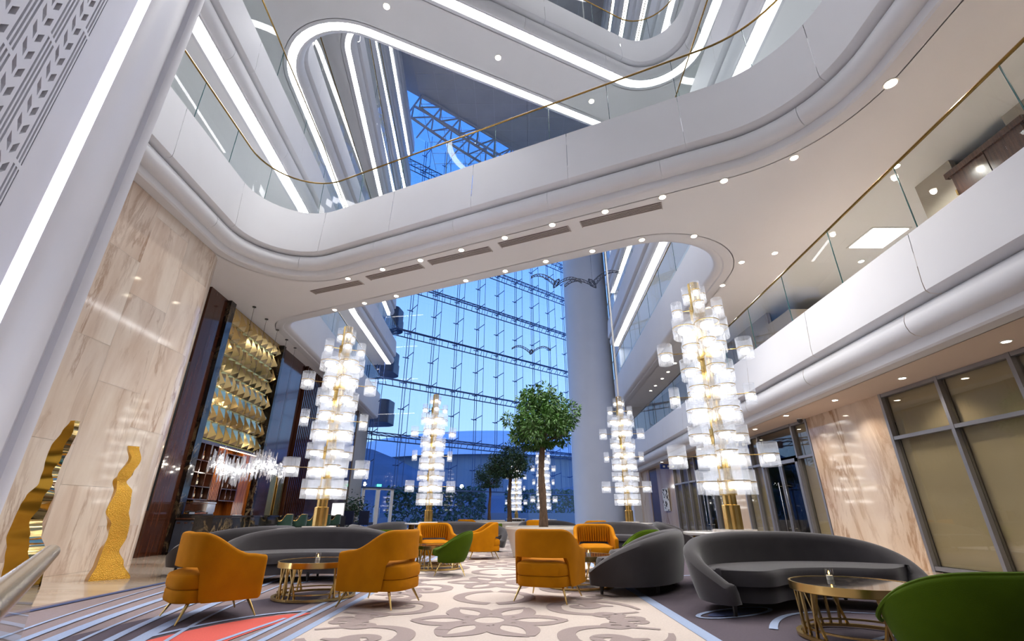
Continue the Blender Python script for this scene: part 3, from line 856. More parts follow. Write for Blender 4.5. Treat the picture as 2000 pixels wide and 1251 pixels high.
# back counter with coolers
bc = empty('back_counter', (-9.04, 14.35, 0)); tag(bc, 'steel service counter with four blue-grey cooler doors at the left end of the bar', 'counter')
MB().box(0, .05, .46, .84, .5, .86).build('carcass', 'dark_metal', bc)
MB().box(0, .04, .91, .86, .58, .04).build('worktop', 'chrome', bc)
for k in range(4):
    d_ = MB().box(-.315 + .21 * k, -.21, .46, .20, .02, .80).build('cooler_door', 'cooler_blue', bc)
    MB().box(-.315 + .21 * k, -.235, .80, .10, .02, .03).build('handle', 'chrome', d_)
# bar island
ic = empty('bar_counter', (-8.0, 17.8, 0), PI / 2); tag(ic, 'long black veined marble bar counter with slim top', 'counter')
for k in range(6): MB().box(-3.65 + 1.46 * k, .25, .47, 1.45, .5, .94).build('marble_slab', 'marble_black', ic)
MB().box(0, .25, .97, 8.85, .62, .05).build('bar_top', 'marble_black', ic)
# coffee machine, cups, monitor
cm = empty('coffee_machine', (-9.06, 14.4, .931)); tag(cm, 'chrome espresso machine on the steel service counter left of the bottles', 'coffee machine')
MB().box(0, .05, .26, .62, .40, .22).build('body', 'chrome', cm)
MB().box(0, .0, .05, .62, .5, .10).build('drip_tray', 'dark_metal', cm)
for x in (-.27, .27): MB().box(x, .12, .15, .05, .25, .25).build('side_leg', 'chrome', cm)
MB().box(0, .05, .40, .64, .42, .03).build('cup_rail', 'chrome', cm)
for x in (-.15, .15): MB().tube([(x, -.16, .17), (x, -.34, .15)], .022, 6).build('filter_handle', 'black', cm)
for k in range(8):
    cx = Lw(16.3) + .35 + .05 * (k % 2)
    o = MB().lathe([(.03, 0), (.045, .09), (.04, .09), (.026, .01)], 8).build('white_cup', 'paper_white', loc=(cx, 16.05 + .11 * (k // 2), .93 + .09 * (k % 2) * 0))
    tag(o, 'white cup on the dark bar side counter, %s, %s row' % (('first from the left', 'second from the left', 'third from the left', 'fourth from the left')[k // 2], ('rear', 'front')[k % 2]), 'cup', 'white cups on the back counter')
sb = empty('side_counter', (Lw(17.2) + .35, 17.2, 0), ang); tag(sb, 'dark stone counter beneath the amber wood panel of the bar', 'counter')
MB().box(0, .05, .45, .8, .5, .88).build('carcass', 'black', sb); MB().box(0, .05, .905, .84, .56, .04).build('worktop', 'marble_black', sb)
for o in [q for q in bpy.data.objects if q.name.startswith('white_cup')]:
    o.location = (o.location.x, o.location.y + .88, .926)
# bottles
def bottle(kind):
    r = empty('bottle'); m = {0: 'bottle_dark', 1: 'bottle_green', 2: 'bottle_amber'}[kind]
    MB().lathe([(.037, 0), (.038, .19), (.03, .22), (.014, .25), (.013, .30)], 10).build('glass_body', m, r, smooth=SM)
    MB().lathe([(.0385, .06), (.0385, .15)], 10, cap=False).build('paper_label', 'label_cream', r)
    MB().lathe([(.015, .285), (.015, .31)], 8).build('cap', 'gold_satin', r)
    return r
bproto = [bottle(k) for k in range(3)]
used = [False] * 3
mat_sh = Matrix.Translation((Lw(16.5), 16.5, 0)) @ Matrix.Rotation(ang, 4, 'Z')
cn = ['dark', 'green', 'amber']
for i, (x, z) in enumerate(NICHE):
    for j, dx in enumerate((-.07, .08) if i % 3 else (0.0,)):
        k = (i + j) % 3
        if used[k]: o = copy_tree(bproto[k])
        else: o = bproto[k]; used[k] = True
        p = mat_sh @ Vector((x + dx, .13, z)); o.location = p
        side = 'left rack' if i < 12 else 'right rack'
        col = (i if i < 12 else i - 12) // 4; row = i % 4
        tag(o, '%s bottle in the %s, %s column, %s%s' % (cn[k], side, ('left', 'middle', 'right')[col], ('bottom niche', 'second niche up', 'third niche up', 'top niche')[row], '' if len((-.07, .08) if i % 3 else (0.0,)) == 1 else (', left one', ', right one')[j]), 'bottle', 'bottles behind the bar')

# ------------------------------------------------------------------ right-hand shop front (storefront glazing, marble piers, doors)
rf = empty('wall_right', (8.15, 0, 0)); tag(rf, kind='structure')
mw = 0.07
def glazing(y0, y1, ys, trans, name_i, blind=True, depth=.11):
    w = empty('window_%d' % name_i, (8.15, 0, 0)); tag(w, kind='structure')
    for y in [y0] + ys + [y1]: MB().box(0, y, Z2 / 2, .14, mw, Z2).build('window_frame', 'frame_grey', w)
    for z in [.06] + trans + [Z2 - .04]: MB().box(0, (y0 + y1) / 2, z, .12, y1 - y0, mw).build('window_frame', 'frame_grey', w)
    yy = [y0] + ys + [y1]; zz = [.06] + trans + [Z2 - .04]
    for a, b in zip(yy, yy[1:]):
        for c, d in zip(zz, zz[1:]):
            MB().box(.02, (a + b) / 2, (c + d) / 2, .012, b - a - mw, d - c - mw).build('glass_pane', 'store_glass', w)
        if blind:
            MB().box(depth, (a + b) / 2, Z2 / 2 + .03, .015, b - a - .03, Z2 - .14).build('roller_blind', 'blind', w)
    return w
glazing(-8.0, 10.0, [-6.2, -4.4, -2.6, -.8, 1.0, 2.6, 4.2, 5.8, 7.15, 8.55], [2.5], 2)
for (a, b) in ((10.03, 12.75),):
    MB().box(.02, (a + b) / 2, Z2 / 2, .16, b - a, Z2).build('marble_panel', 'marble_panel', rf)
glazing(12.8, 13.55, [], [2.5], 3)
glazing(15.55, 17.0, [16.2], [2.5], 4)
# double glass entrance between
def glass_door(idx, y0, y1, h):
    d = empty('door_%d' % idx, (8.13, y0, 0)); tag(d, kind='structure')
    w = y1 - y0
    for y in (.05, w - .05): MB().box(0, y, h / 2, .16, .10, h).build('door_frame', 'frame_grey', d)
    MB().box(0, w / 2, h - .05, .16, w, .10).build('door_frame', 'frame_grey', d)
    MB().box(0, w / 2, (h + Z2) / 2 + .02, .02, w - .05, Z2 - h - .12).build('glass_pane', 'store_glass', d)
    MB().box(0, w / 2, Z2 - .04, .14, w, .07).build('door_frame', 'frame_grey', d)
    for a, b in ((.11, w / 2 - .01), (w / 2 + .01, w - .11)):
        lf = MB().box(0, (a + b) / 2, h / 2, .014, b - a - .16, h - .3).build('door_pane', 'store_glass', d)
        for y in (a + .04, b - .04): MB().box(0, y, h / 2 - .05, .06, .08, h - .1).build('door_stile', 'frame_grey', d)
        hy = b - .16 if a < w / 2 - .1 else a + .16
        MB().tube([(-.09, hy, .55), (-.09, hy, 1.9)], .017, 6).build('door_handle', 'chrome', d)
        for z in (.65, 1.8): MB().tube([(-.09, hy, z), (0, hy, z)], .012, 5).build('handle_post', 'chrome', d)
    return d
glass_door(2, 13.55, 15.55, 2.5)
# dim vestibule behind the doors
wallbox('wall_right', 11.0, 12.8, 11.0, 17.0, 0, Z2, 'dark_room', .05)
for a, b in ((17.05, 18.9),):
    MB().box(.02, (a + b) / 2, Z2 / 2, .16, b - a, Z2).build('marble_panel', 'marble_panel', rf)
glazing(18.95, 19.6, [], [2.4], 5)
glass_door(3, 19.6, 21.4, 2.4)
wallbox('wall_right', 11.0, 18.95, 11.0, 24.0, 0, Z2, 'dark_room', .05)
glazing(21.4, 24.3, [22.3, 23.3], [2.4], 6)
MB().box(.02, 25.7, Z2 / 2, .16, 2.8, Z2).build('marble_panel', 'marble_panel', rf)
MB().box(.02, 27.9, Z2 / 2, .10, 1.5, Z2).build('door_panel', 'door_wood', rf)
MB().box(.02, 29.85, Z2 / 2, .16, 2.3, Z2).build('marble_panel', 'marble_panel', rf)
# metal wall art
wa = empty('wall_art', (8.03, 25.75, 1.2)); tag(wa, 'square wall panel of scribbled black strokes on the far marble pier', 'wall art')
MB().box(0, 0, .55, .02, .95, 1.1).build('board', 'paper_white', wa)
rnd = random.Random(3)
for k in range(22):
    a = (rnd.uniform(-.42, .42), rnd.uniform(.06, 1.04)); b = (a[0] + rnd.uniform(-.25, .25), a[1] + rnd.uniform(-.25, .25))
    cl = lambda v, lo, hi: max(lo, min(hi, v))
    MB().tube([(-.02, a[0], a[1]), (-.03, cl((a[0] + b[0]) / 2 + rnd.uniform(-.1, .1), -.44, .44), cl((a[1] + b[1]) / 2, .04, 1.06)), (-.02, cl(b[0], -.44, .44), cl(b[1], .04, 1.06))], .016, 5).build('stroke', 'black', wa)
# blue hanging signs
for (y, x, txt) in ((15.9, 7.55, 'dark blue hanging sign by the nearer glass doors'), (23.4, 7.6, 'dark blue hanging sign by the farther glass doors')):
    sg = empty('hanging_sign', (x, y, 3.08)); tag(sg, txt, 'sign')
    MB().box(0, 0, .1, .80, .06, .22).build('sign_board', 'sign_blue', sg)
    for k in (-.3, .3): MB().tube([(k, 0, .2), (k, 0, .37)], .008, 5).build('hanger', 'dark_metal', sg)
    for k in range(3): MB().box(-.22 + .22 * k, -.033, .1, .10, .006, .09).build('pictogram', 'paper_white', sg)
cc = empty('security_camera', (7.9, 12.72, Z2)); tag(cc, 'small dome security camera at the corner of the marble pier under the balcony', 'camera')
MB().lathe([(.07, -.03), (.07, 0)], 12).build('mount', 'white_frame', cc)
MB().lathe([(.0, -.13), (.04, -.12), (.065, -.08), (.07, -.03)], 12).build('dome', 'black', cc, smooth=SM)

# ------------------------------------------------------------------ gallery behind the right balcony
g2 = empty('wall_right', (0, 0, 0)); tag(g2, kind='structure')
for k in range(7):
    y = -8 + 2.05 * k
    MB().box(9.0, y + 1.0, 6.3, .12, 2.03, 2.8).build('wall_panel', 'beige_wall', g2)
MB().box(9.0, 7.85, 6.3, .12, .85, 2.8).build('wall_panel', 'beige_wall', g2)
MB().box(9.0, 5.9, 6.3, .10, .2, 2.8).build('wall_panel', 'beige_wall', g2)
MB().box(10.6, 8.3, 6.3, 3.1, .12, 2.8).build('wall_panel', 'beige_wall', g2)
MB().box(11.2, 10.9, 6.3, .12, 5.1, 2.8).build('wall_panel', 'white', g2)
MB().box(10.0, 14.5, 6.0, 2.2, 2.0, 2.2).build('lobby_box', 'beige_wall', g2)
for k in range(5): MB().box(9.2, 16.6 + 2.9 * k, 6.3, .12, 2.85, 2.8).build('wall_panel', 'beige_wall', g2)
gd = empty('door_4', (8.9, 6.05, 4.9)); tag(gd, kind='structure')
for a, b in ((.02, .70), (.72, 1.4)):
    lf = MB().box(0, (a + b) / 2, 1.2, .06, b - a, 2.4).build('door_leaf', 'door_wood', gd)
MB().box(-.02, .71, 2.45, .1, 1.55, .12).build('door_frame', 'door_wood', gd)
for z in (.4, 1.2, 2.0): MB().box(-.05, 1.39, z, .03, .03, .12).build('hinge', 'brass', gd)

# ------------------------------------------------------------------ outside world beyond the glass
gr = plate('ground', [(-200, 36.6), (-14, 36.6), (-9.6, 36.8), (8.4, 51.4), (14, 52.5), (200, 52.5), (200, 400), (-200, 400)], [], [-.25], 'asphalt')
# stadium-like pale shell far outside
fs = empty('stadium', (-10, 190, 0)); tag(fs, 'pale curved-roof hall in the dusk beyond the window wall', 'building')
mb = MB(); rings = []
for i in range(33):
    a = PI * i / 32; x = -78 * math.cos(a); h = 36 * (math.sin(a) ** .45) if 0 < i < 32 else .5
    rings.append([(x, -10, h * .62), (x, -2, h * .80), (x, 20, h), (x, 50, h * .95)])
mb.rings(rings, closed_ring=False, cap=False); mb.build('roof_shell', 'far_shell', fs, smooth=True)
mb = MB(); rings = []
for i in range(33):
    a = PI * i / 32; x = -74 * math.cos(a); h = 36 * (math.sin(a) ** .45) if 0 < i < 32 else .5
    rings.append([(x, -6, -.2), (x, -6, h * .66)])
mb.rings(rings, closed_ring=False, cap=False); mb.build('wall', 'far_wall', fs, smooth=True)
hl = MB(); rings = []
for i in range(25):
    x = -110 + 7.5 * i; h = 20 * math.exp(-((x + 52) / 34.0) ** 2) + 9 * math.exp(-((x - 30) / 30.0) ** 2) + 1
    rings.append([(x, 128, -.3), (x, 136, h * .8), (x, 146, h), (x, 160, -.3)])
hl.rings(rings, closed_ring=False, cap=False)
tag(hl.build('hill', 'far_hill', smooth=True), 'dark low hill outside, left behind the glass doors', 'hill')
def hedge(x0, x1, y, h, dpt, label, seed, n):
    r = random.Random(seed); mb = MB()
    for k in range(n):
        c = Vector((r.uniform(x0, x1), y + r.uniform(-dpt, dpt), h * r.random() ** .6)); s = r.uniform(.18, .34)
        d = Vector((r.uniform(-1, 1), r.uniform(-1, 1), r.uniform(-.3, 1))).normalized(); e = d.cross(Vector((r.uniform(-1, 1), r.uniform(-1, 1), r.uniform(-1, 1)))).normalized()
        mb.add([c - d * s, c + e * s * .4, c + d * s, c - e * s * .4], [(0, 1, 2, 3)])
    me = bpy.data.meshes.new('foliage'); me.from_pydata(mb.v, [], mb.f); me.update()
    t = empty('hedge', ((x0 + x1) / 2, y, -.25)); tag(t, label, 'hedge')
    for v in me.vertices: v.co -= Vector(((x0 + x1) / 2, y, 0))
    o = obj('foliage', me, 'hedge_leaf', t); o['kind'] = 'stuff'
hedge(-14, -3, 56, 4.2, 1.6, 'dark green shrubs outside, behind the entrance doors', 5, 2600)
hedge(-1, 9, 70, 4.6, 1.6, 'dark green shrubs outside, right behind the small trees', 6, 2200)
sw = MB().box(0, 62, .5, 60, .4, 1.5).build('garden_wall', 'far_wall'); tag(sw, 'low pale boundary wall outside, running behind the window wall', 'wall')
for (x, y, z, lb) in ((-20.5, 68, 5.0, 'lit street lamp outside, left of the entrance doors'), (-7.2, 70, 4.8, 'lit globe standing in for reflected lights, beside the tall glass wall centre')):  # second globe stands in for lights reflected in the glass
    sl_ = empty('street_lamp', (x, y, -.25)); tag(sl_, lb, 'street lamp')
    MB().tube([(0, 0, 0), (0, 0, z)], .07, 6).build('pole', 'dark_metal', sl_)
    MB().lathe([(.0, z), (.22, z + .1), (.26, z + .25), (.16, z + .45), (0, z + .5)], 10).build('lamp_globe', 'street_light', sl_, smooth=True)
# dark balcony noses of the storeys, outside the left end of the window wall
for k, z in enumerate((8.0, 12.3, 16.5, 20.7)):
    t = empty('terrace_slab', (-11.6, 38.4, z)); tag(t, ('lowest', 'second', 'third', 'topmost')[k] + ' of the dark rounded terrace ends stacked outside the left glass edge', 'terrace', 'terrace ends outside the glass')
    pl = round_path([(-2.5, -1.3, .0), (1.4, -.6, .5), (1.7, 1.6, .9), (-2.5, 2.2, .0)], True, 6)
    MB().prism(pl, 0, .9).build('slab', 'terrace_dark', t)
    MB().prism([(x * .96, y * .96) for x, y in pl], .9, 1.9).build('parapet', 'terrace_dark', t)
    MB().lathe([(.10, -.02), (.10, .0)], 8, .3, .2).build('soffit_lamp', 'dark_metal', t)

# ------------------------------------------------------------------ ceiling fittings
def downlight(x, y, z, label, group, power=0.0, r=.07, col=(1, .955, .90), ang=2.3, lit=True):
    t = empty('downlight', (x, y, z)); tag(t, label, 'downlight', group)
    MB().lathe([(r + .025, -.012), (r + .025, .0), (r, .0), (r, -.012)], 14).build('trim_ring', 'white_frame' if lit else 'black', t)
    MB().lathe([(r, -.016), (r, -.004)], 14).build('lens', 'downlight_lens' if lit else 'black', t)
    if power: lamp('SPOT', 'downlight_lamp', (0, 0, -.06), power, col, t, (0, 0, 0), .06, ang)
    return t
NEAR = [(5.74, 7.35), (4.61, 8.05), (3.44, 8.61), (2.23, 9.15), (1.01, 9.7), (-.19, 10.28), (-1.39, 10.89), (-2.61, 11.44), (-3.83, 11.97), (-5.04, 12.55)]
BACK = [(4.74, 10.21), (3.43, 10.38), (2.21, 10.94), (.97, 11.5), (-.2, 12.07), (-1.43, 12.68), (-3.84, 13.77), (-5.06, 14.33), (-6.28, 14.89)]
ordn = ['first', 'second', 'third', 'fourth', 'fifth', 'sixth', 'seventh', 'eighth', 'ninth', 'tenth']
PDL = 86
for i, (x, y) in enumerate(NEAR): downlight(x, y, Z3, 'downlight beside the vents under the bridge, %s from the right' % ordn[i], 'downlights under the bridge', PDL)
for i, (x, y) in enumerate(BACK): downlight(x, y, Z3, 'downlight along the rear edge of the bridge, %s from the right' % ordn[i], 'downlights under the bridge', PDL)
downlight(6.38, 5.6, Z3, 'large bright downlight under the right end of the curved fascia', None, 60, .09)
downlight(6.6, 11.55, Z3, 'recessed spot right of the rounded corner of the rear void', None, 120)
downlight(7.29, 11.05, Z3, 'small white spot near the balcony handrail', None, 120)
downlight(6.66, 13.0, Z3, 'dark-rimmed spot above the tall right chandelier', None, 120)
downlight(6.88, 14.71, Z3, 'dark-rimmed spot just right of the tall right chandelier top', None, 120)
for i, (x, y) in enumerate([(7.1, 21.1), (7.22, 22.55), (7.3, 23.8), (7.35, 25.25), (7.4, 26.4)]):
    downlight(x + .7, y, Z3, 'small downlight under the far right gallery, %s from the near end' % ordn[i], 'far gallery downlights', 0)
for i, (x, y) in enumerate([(-8.6, 8.36), (-8.7, 9.64)]):
    pass
for i, (x, y) in enumerate([(-8.06, 9.64), (-8.0, 8.36), (-8.1, 10.9)]):
    downlight(x, y, Z3 + .095, 'small unlit ceiling spot over the marble wall, %s from the pylon' % ('second', 'first', 'third')[i], 'unlit spots over the marble wall', 0, .045, lit=False)
for i, (x, y) in enumerate([(7.5, 4.5), (7.55, 6.61), (7.56, 8.66), (7.45, 10.51), (7.3, 12.29), (7.5, 14.4), (7.5, 16.6), (7.5, 19), (7.5, 21.5), (7.5, 24)]):
    downlight(x, y, Z2, 'downlight under the right balcony, %s from the near end' % ordn[i], 'downlights under the right balcony', 27, .055, (1, .89, .77), 2.2)
for i, (x, y) in enumerate([(-4.07, 9.81), (-.5, 11.63), (3.17, 13.53)]):
    downlight(x, y, ZL[5], 'bright starry spotlight under the upper bridge, %s' % ('left one', 'middle one', 'right one'), 'spots under the upper bridge', 0) if False else downlight(x, y, ZL[5], 'bright spotlight under the upper bridge, %s' % ('left one', 'middle one', 'right one')[i], 'spots under the upper bridge', 500, .10, (1, .97, .94), 1.6)
for i, (x, y) in enumerate([(8.0, 3.5), (8.0, 7.6), (10, 11.5)]):
    downlight(x, y, Z3, 'downlight in the balcony gallery ceiling, %s from the near end' % ordn[i], 'balcony gallery downlights', 70)
FILL_DL = [(-9.5, -6), (-9.5, -2), (-9.3, 2), (-4, -7), (0, -7), (4, -7), (8.5, -6), (8, -2), (7.6, 1.5)]  # unseen lamps added to brighten the surfaces that face the camera
for i, (x, y) in enumerate(FILL_DL):
    downlight(x, y, Z3, 'added fill downlight, unseen behind the viewpoint, %s' % ordn[i], 'added fill downlights behind the viewpoint', 70, .09)
pn = empty('ceiling_panel_light', (9.6, 10.3, Z3)); tag(pn, 'bright rectangular ceiling light panel seen through the balcony glass', 'ceiling light')
MB().box(0, 0, -.01, 1.0, 1.0, .02).build('frame', 'white_frame', pn); MB().box(0, 0, -.025, .9, .9, .01).build('diffuser', 'panel_light', pn)
# air vents under the bridge
VENTS = [((-6.49, 13.5), (-4.7, 12.79)), ((-4.4, 12.52), (-2.63, 11.76)), ((-2.36, 11.58), (-.59, 10.83)), ((-.32, 10.65), (1.45, 9.86)), ((1.73, 9.68), (3.51, 8.91))]
for i, (a, b) in enumerate(VENTS):
    an = math.atan2(b[1] - a[1], b[0] - a[0]); L = math.dist(a, b)
    v = empty('air_vent', ((a[0] + b[0]) / 2, (a[1] + b[1]) / 2, Z3), an); tag(v, 'long linear air vent under the bridge, %s' % ('leftmost', 'second from the left', 'middle one', 'second from the right', 'rightmost')[i], 'air vent', 'air vents under the bridge')
    MB().box(0, 0, -.006, L, .26, .012).build('backing', 'vent_grey', v)
    for k in range(5): MB().box(0, -.10 + .05 * k, -.018, L, .012, .014).build('blade', 'vent_blade', v)
    for k in range(int(L / .1)): pass
    for s_ in (-1, 1): MB().box(s_ * L / 2, 0, -.015, .02, .28, .02).build('end_cap', 'vent_blade', v)

# ================================================================== FURNITURE
# ------------------------------------------------------------------ console tables and column chandeliers
def console(r=.78, h=.74):
    t = empty('console_table')
    MB().lathe([(r - .02, h - .05), (r, h - .04), (r, h - .01), (r - .02, h)], 48).build('table_top', 'marble_white', t, smooth=SM)
    MB().lathe([(r * .42, h), (r * .42, h + .035)], 40).build('raised_disc', 'marble_white', t)
    for k in range(28):
        a = 2 * PI * k / 28
        MB().box(math.cos(a) * r * .78, math.sin(a) * r * .78, (h - .05) / 2 + .02, .05, .02, h - .09, a).build('brass_slat', 'brass', t)
    MB().lathe([(r * .82, 0), (r * .82, .04)], 40).build('base_plate', 'brass', t)
    MB().lathe([(r * .5, .04), (r * .5, h - .05)], 24).build('core', 'black', t)
    return t
shade_cache = {}
def shade_mesh(r, h):
    key = (r, h)
    if key in shade_cache: return shade_cache[key]
    n = 40; mb = MB()
    rings = []
    for z in (-h / 2, -h / 2 + .01, h / 2 - .01, h / 2):
        rings.append([((r * (1.0 if i % 2 else .955)) * math.cos(2 * PI * i / n), (r * (1.0 if i % 2 else .955)) * math.sin(2 * PI * i / n), z) for i in range(n)])
    for i in range(3):
        mb.rings(rings[i:i + 2], cap=False)
    g = mb.mesh('crystal_shade'); g.materials.append(MATS['crystal'])
    ring = MB().lathe([(r * 1.02, -.006), (r * 1.02, .006), (r * .97, .006), (r * .97, -.006), (r * 1.02, -.006)], 28, cap=False).mesh('brass_ring'); ring.materials.append(MATS['brass'])
    b = MB().lathe([(r * .45, -h * .28), (r * .60, -h * .16), (r * .5, -.012)], 8).mesh('lamp_bulb', True); b.materials.append(MATS['bulb'])
    shade_cache[key] = (g, ring, b); return shade_cache[key]
TIERS = [(.70, .28, 4, .21, .38, .4), (1.10, .31, 4, .17, .34, .75), (1.12, .71, 4, .155, .38, .0), (1.46, .32, 4, .17, .32, .2), (1.86, .30, 4, .21, .38, .55),
         (2.14, .62, 4, .09, .36, .0), (2.26, .30, 4, .16, .34, .8), (2.60, .32, 4, .16, .38, .35), (2.96, .68, 4, .135, .38, .0), (3.02, .30, 4, .16, .34, .75),
         (3.42, .30, 4, .21, .40, .3), (3.80, .36, 4, .10, .36, .0), (4.14, .15, 3, .085, .34, .6)]
def chandelier(phase=0.0):
    t = empty('column_chandelier')
    rings = []
    for z in (0, .35, .36, 4.35):
        rr = .14 if z < .355 else .105
        rings.append([(rr * (1 if i % 2 else .8) * math.cos(2 * PI * i / 20), rr * (1 if i % 2 else .8) * math.sin(2 * PI * i / 20), z) for i in range(20)])
    MB().rings(rings).build('brass_stem', 'brass', t)
    for z in (.5, 1.3, 2.05, 2.8, 3.6):
        MB().lathe([(.135, z), (.135, z + .26)], 8).build('stem_collar', 'brass', t)
    for z, rad, n, r, h, ph in TIERS:
        for k in range(n):
            a = phase + ph + 2 * PI * k / n
            g, ring, b = shade_mesh(r, h)
            s = obj('crystal_shade', g, None, t, (rad * math.cos(a), rad * math.sin(a), z)); s.rotation_euler = (0, 0, a)
            obj('brass_ring', ring, None, s); obj('lamp_bulb', b, None, s)
            MB().tube([(-rad + .06, 0, 0), (-r * .97, 0, 0)], .009, 5).build('brass_arm', 'brass', s)
    return t
CH = [(3.52, 8.0, 'nearest and tallest crystal column chandelier, on the right beside the grey curved sofa', 'right'),
      (-3.92, 10.25, 'large crystal column chandelier on the left, in front of the bar', 'left'),
      (-2.83, 16.95, 'crystal column chandelier left of the trees, before the blue window wall', 'mid left'),
      (4.05, 17.3, 'crystal column chandelier right of the white column, hung by a long rod', 'mid right'),
      (2.0, 31.0, 'small far chandelier half hidden behind the trunk of the largest tree', 'far'),
      (.33, 38.0, 'tiny farthest chandelier partly behind the middle tree', 'farthest')]
CHP = 55
ch0 = chandelier(); ct0 = console()
for i, (x, y, lb, wh) in enumerate(CH):
    c = ch0 if i == 0 else copy_tree(ch0)
    put(c, x, y, .798, -math.atan2(x, y) + .12); tag(c, lb, 'chandelier', 'crystal column chandeliers')
    tb = ct0 if i == 0 else copy_tree(ct0)
    put(tb, x, y, .022); tag(tb, 'round white marble console table with brass slats under the %s chandelier' % {'right': 'nearest right', 'left': 'large left', 'mid left': 'middle left', 'mid right': 'middle right', 'far': 'far tree-side', 'farthest': 'farthest'}[wh], 'table', 'console tables under the chandeliers')
for i, (x, y, lb, wh) in enumerate(CH):
    root = [o for o in bpy.data.objects if o.get('label') == lb][0]
    if wh == 'mid right':
        MB().tube([(0, 0, 4.3), (0, 0, 35.8)], .035, 6).build('hanging_rod', 'white_frame', root)

# ------------------------------------------------------------------ upholstered seats
def shell(name, mat, parent, P, top, bot, thick, taper=lambda q: 1.0, n=41, m=7, c0=(0, 0), round_=True):
    """curved upholstered wall. P(t)->(x,y) in plan, t in [-1,1]; top(t), bot(t) heights; taper(q) scales the plan about c0 by height fraction"""
    ts = [-1 + 2 * i / (n - 1) for i in range(n)]
    pts = [P(t) for t in ts]; nr = normals(pts); rings = []
    for t, p, m_ in zip(ts, pts, nr):
        T, B = top(t), bot(t); ring = []
        r = thick / 2
        for k in range(m):
            q = k / (m - 1); z = B + (T - r - B) * q; f = taper(z)
            x, y = c0[0] + (p[0] - c0[0]) * f, c0[1] + (p[1] - c0[1]) * f
            ring.append((x - m_[0] * r, y - m_[1] * r, z))
        f = taper(T)
        x, y = c0[0] + (p[0] - c0[0]) * f, c0[1] + (p[1] - c0[1]) * f
        for k in range(1, 6):
            a = PI - PI * k / 6
            ring.append((x + m_[0] * r * math.cos(a), y + m_[1] * r * math.cos(a), T - r + r * math.sin(a)))
        for k in range(m):
            q = 1 - k / (m - 1); z = B + (T - r - B) * q; f = taper(z)
            x, y = c0[0] + (p[0] - c0[0]) * f, c0[1] + (p[1] - c0[1]) * f
            ring.append((x + m_[0] * r, y + m_[1] * r, z))
        rings.append(ring)
    # rounded ends
    def shrink(ring, dirv, k, s):
        cx = sum(q[0] for q in ring) / len(ring); cy = sum(q[1] for q in ring) / len(ring); cz = sum(q[2] for q in ring) / len(ring)
        return [(cx + (q[0] - cx) * s + dirv[0] * k, cy + (q[1] - cy) * s + dirv[1] * k, cz + (q[2] - cz) * (1 - (1 - s) * .25)) for q in ring]
    d0 = (pts[0][0] - pts[1][0], pts[0][1] - pts[1][1]); L = math.hypot(*d0); d0 = (d0[0] / L, d0[1] / L)
    d1 = (pts[-1][0] - pts[-2][0], pts[-1][1] - pts[-2][1]); L = math.hypot(*d1); d1 = (d1[0] / L, d1[1] / L)
    r = thick / 2
    pre = [shrink(rings[0], d0, r * .7, .45), shrink(rings[0], d0, r * .45, .8)]; post = [shrink(rings[-1], d1, r * .45, .8), shrink(rings[-1], d1, r * .7, .45)]
    return MB().rings(pre + rings + post).build(name, mat, parent, smooth=SM)
def cushion(name, mat, parent, outline, z0, z1, rnd=.05, puff=.03):
    cx = sum(p[0] for p in outline) / len(outline); cy = sum(p[1] for p in outline) / len(outline)
    def sc(d):
        o = []
        for x, y in outline:
            L = math.hypot(x - cx, y - cy) or 1; f = (L - d) / L; o.append((cx + (x - cx) * f, cy + (y - cy) * f))
        return o
    rings = []
    for d, z in ((rnd, z0), (rnd * .3, z0 + rnd * .3), (0, z0 + rnd), (0, z1 - rnd), (rnd * .3, z1 - rnd * .3), (rnd, z1), (rnd * 2.4, z1 + puff * .6), (rnd * 4, z1 + puff)):
        rings.append([(x, y, z) for x, y in sc(d)])
    return MB().rings(rings).build(name, mat, parent, smooth=SM)
def splay_leg(parent, x, y, h, dx, dy, mat='brass', r0=.018, r1=.008, name='leg'):
    return MB().tube([(x, y, h), (x + dx, y + dy, 0)], [r0, r1], 8).build(name, mat, parent, smooth=SM)
def armchair():
    c = empty('mustard_armchair')
    w, yb, yf = .37, -.36, .34
    def P(t):
        # U in plan, front at +y
        a = t * 1.0
        s = abs(t); sg = -1 if t < 0 else 1
        if s > .52:
            q = (s - .52) / .48; return (sg * (w + .015 * q), -.04 + (yf + .04) * q)
        an = (s / .52) * PI / 2
        return (sg * w * math.sin(an) ** .8, -.04 + (yb + .04) * math.cos(an) ** .8)
    def top(t):
        y = P(t)[1]; return .60 + .215 * sstep(.20, -.30, y) - .02 * sstep(.2, .36, y)
    def bot(t):
        y = P(t)[1]; return .17 + .32 * sstep(-.20, -.245, y)
    shell('back_shell', 'mustard', c, P, top, bot, .075, taper=lambda z: .955 + .045 * min(1, z / .6), n=61)
    out = []
    for i in range(40):
        a = 2 * PI * i / 40; ca, sa = math.cos(a), math.sin(a)
        x = .345 * (abs(ca) ** .55) * (1 if ca > 0 else -1); y = (.41 if sa > 0 else .43) * (abs(sa) ** .55) * (1 if sa > 0 else -1)
        out.append((x, y))
    cushion('seat_base', 'mustard', c, [(x * .99, y * .98) for x, y in out], .17, .29, .02, 0)
    cushion('seat_cushion', 'mustard', c, out, .285, .43, .035, .03)
    # pleats on the inside of the back
    for k in range(-6, 7):
        x = .05 * k
        y = -.27 + .10 * (abs(x) / .3) ** 2.2
        MB().tube([(x * .95, y - .008, .50), (x, y - .012, .76)], .016, 6).build('pleat', 'mustard', c, smooth=SM)
    for sx_, sy_ in ((1, 1), (-1, 1), (1, -1), (-1, -1)):
        splay_leg(c, sx_ * .27, sy_ * .27, .18, sx_ * .07, sy_ * .09)
    return c
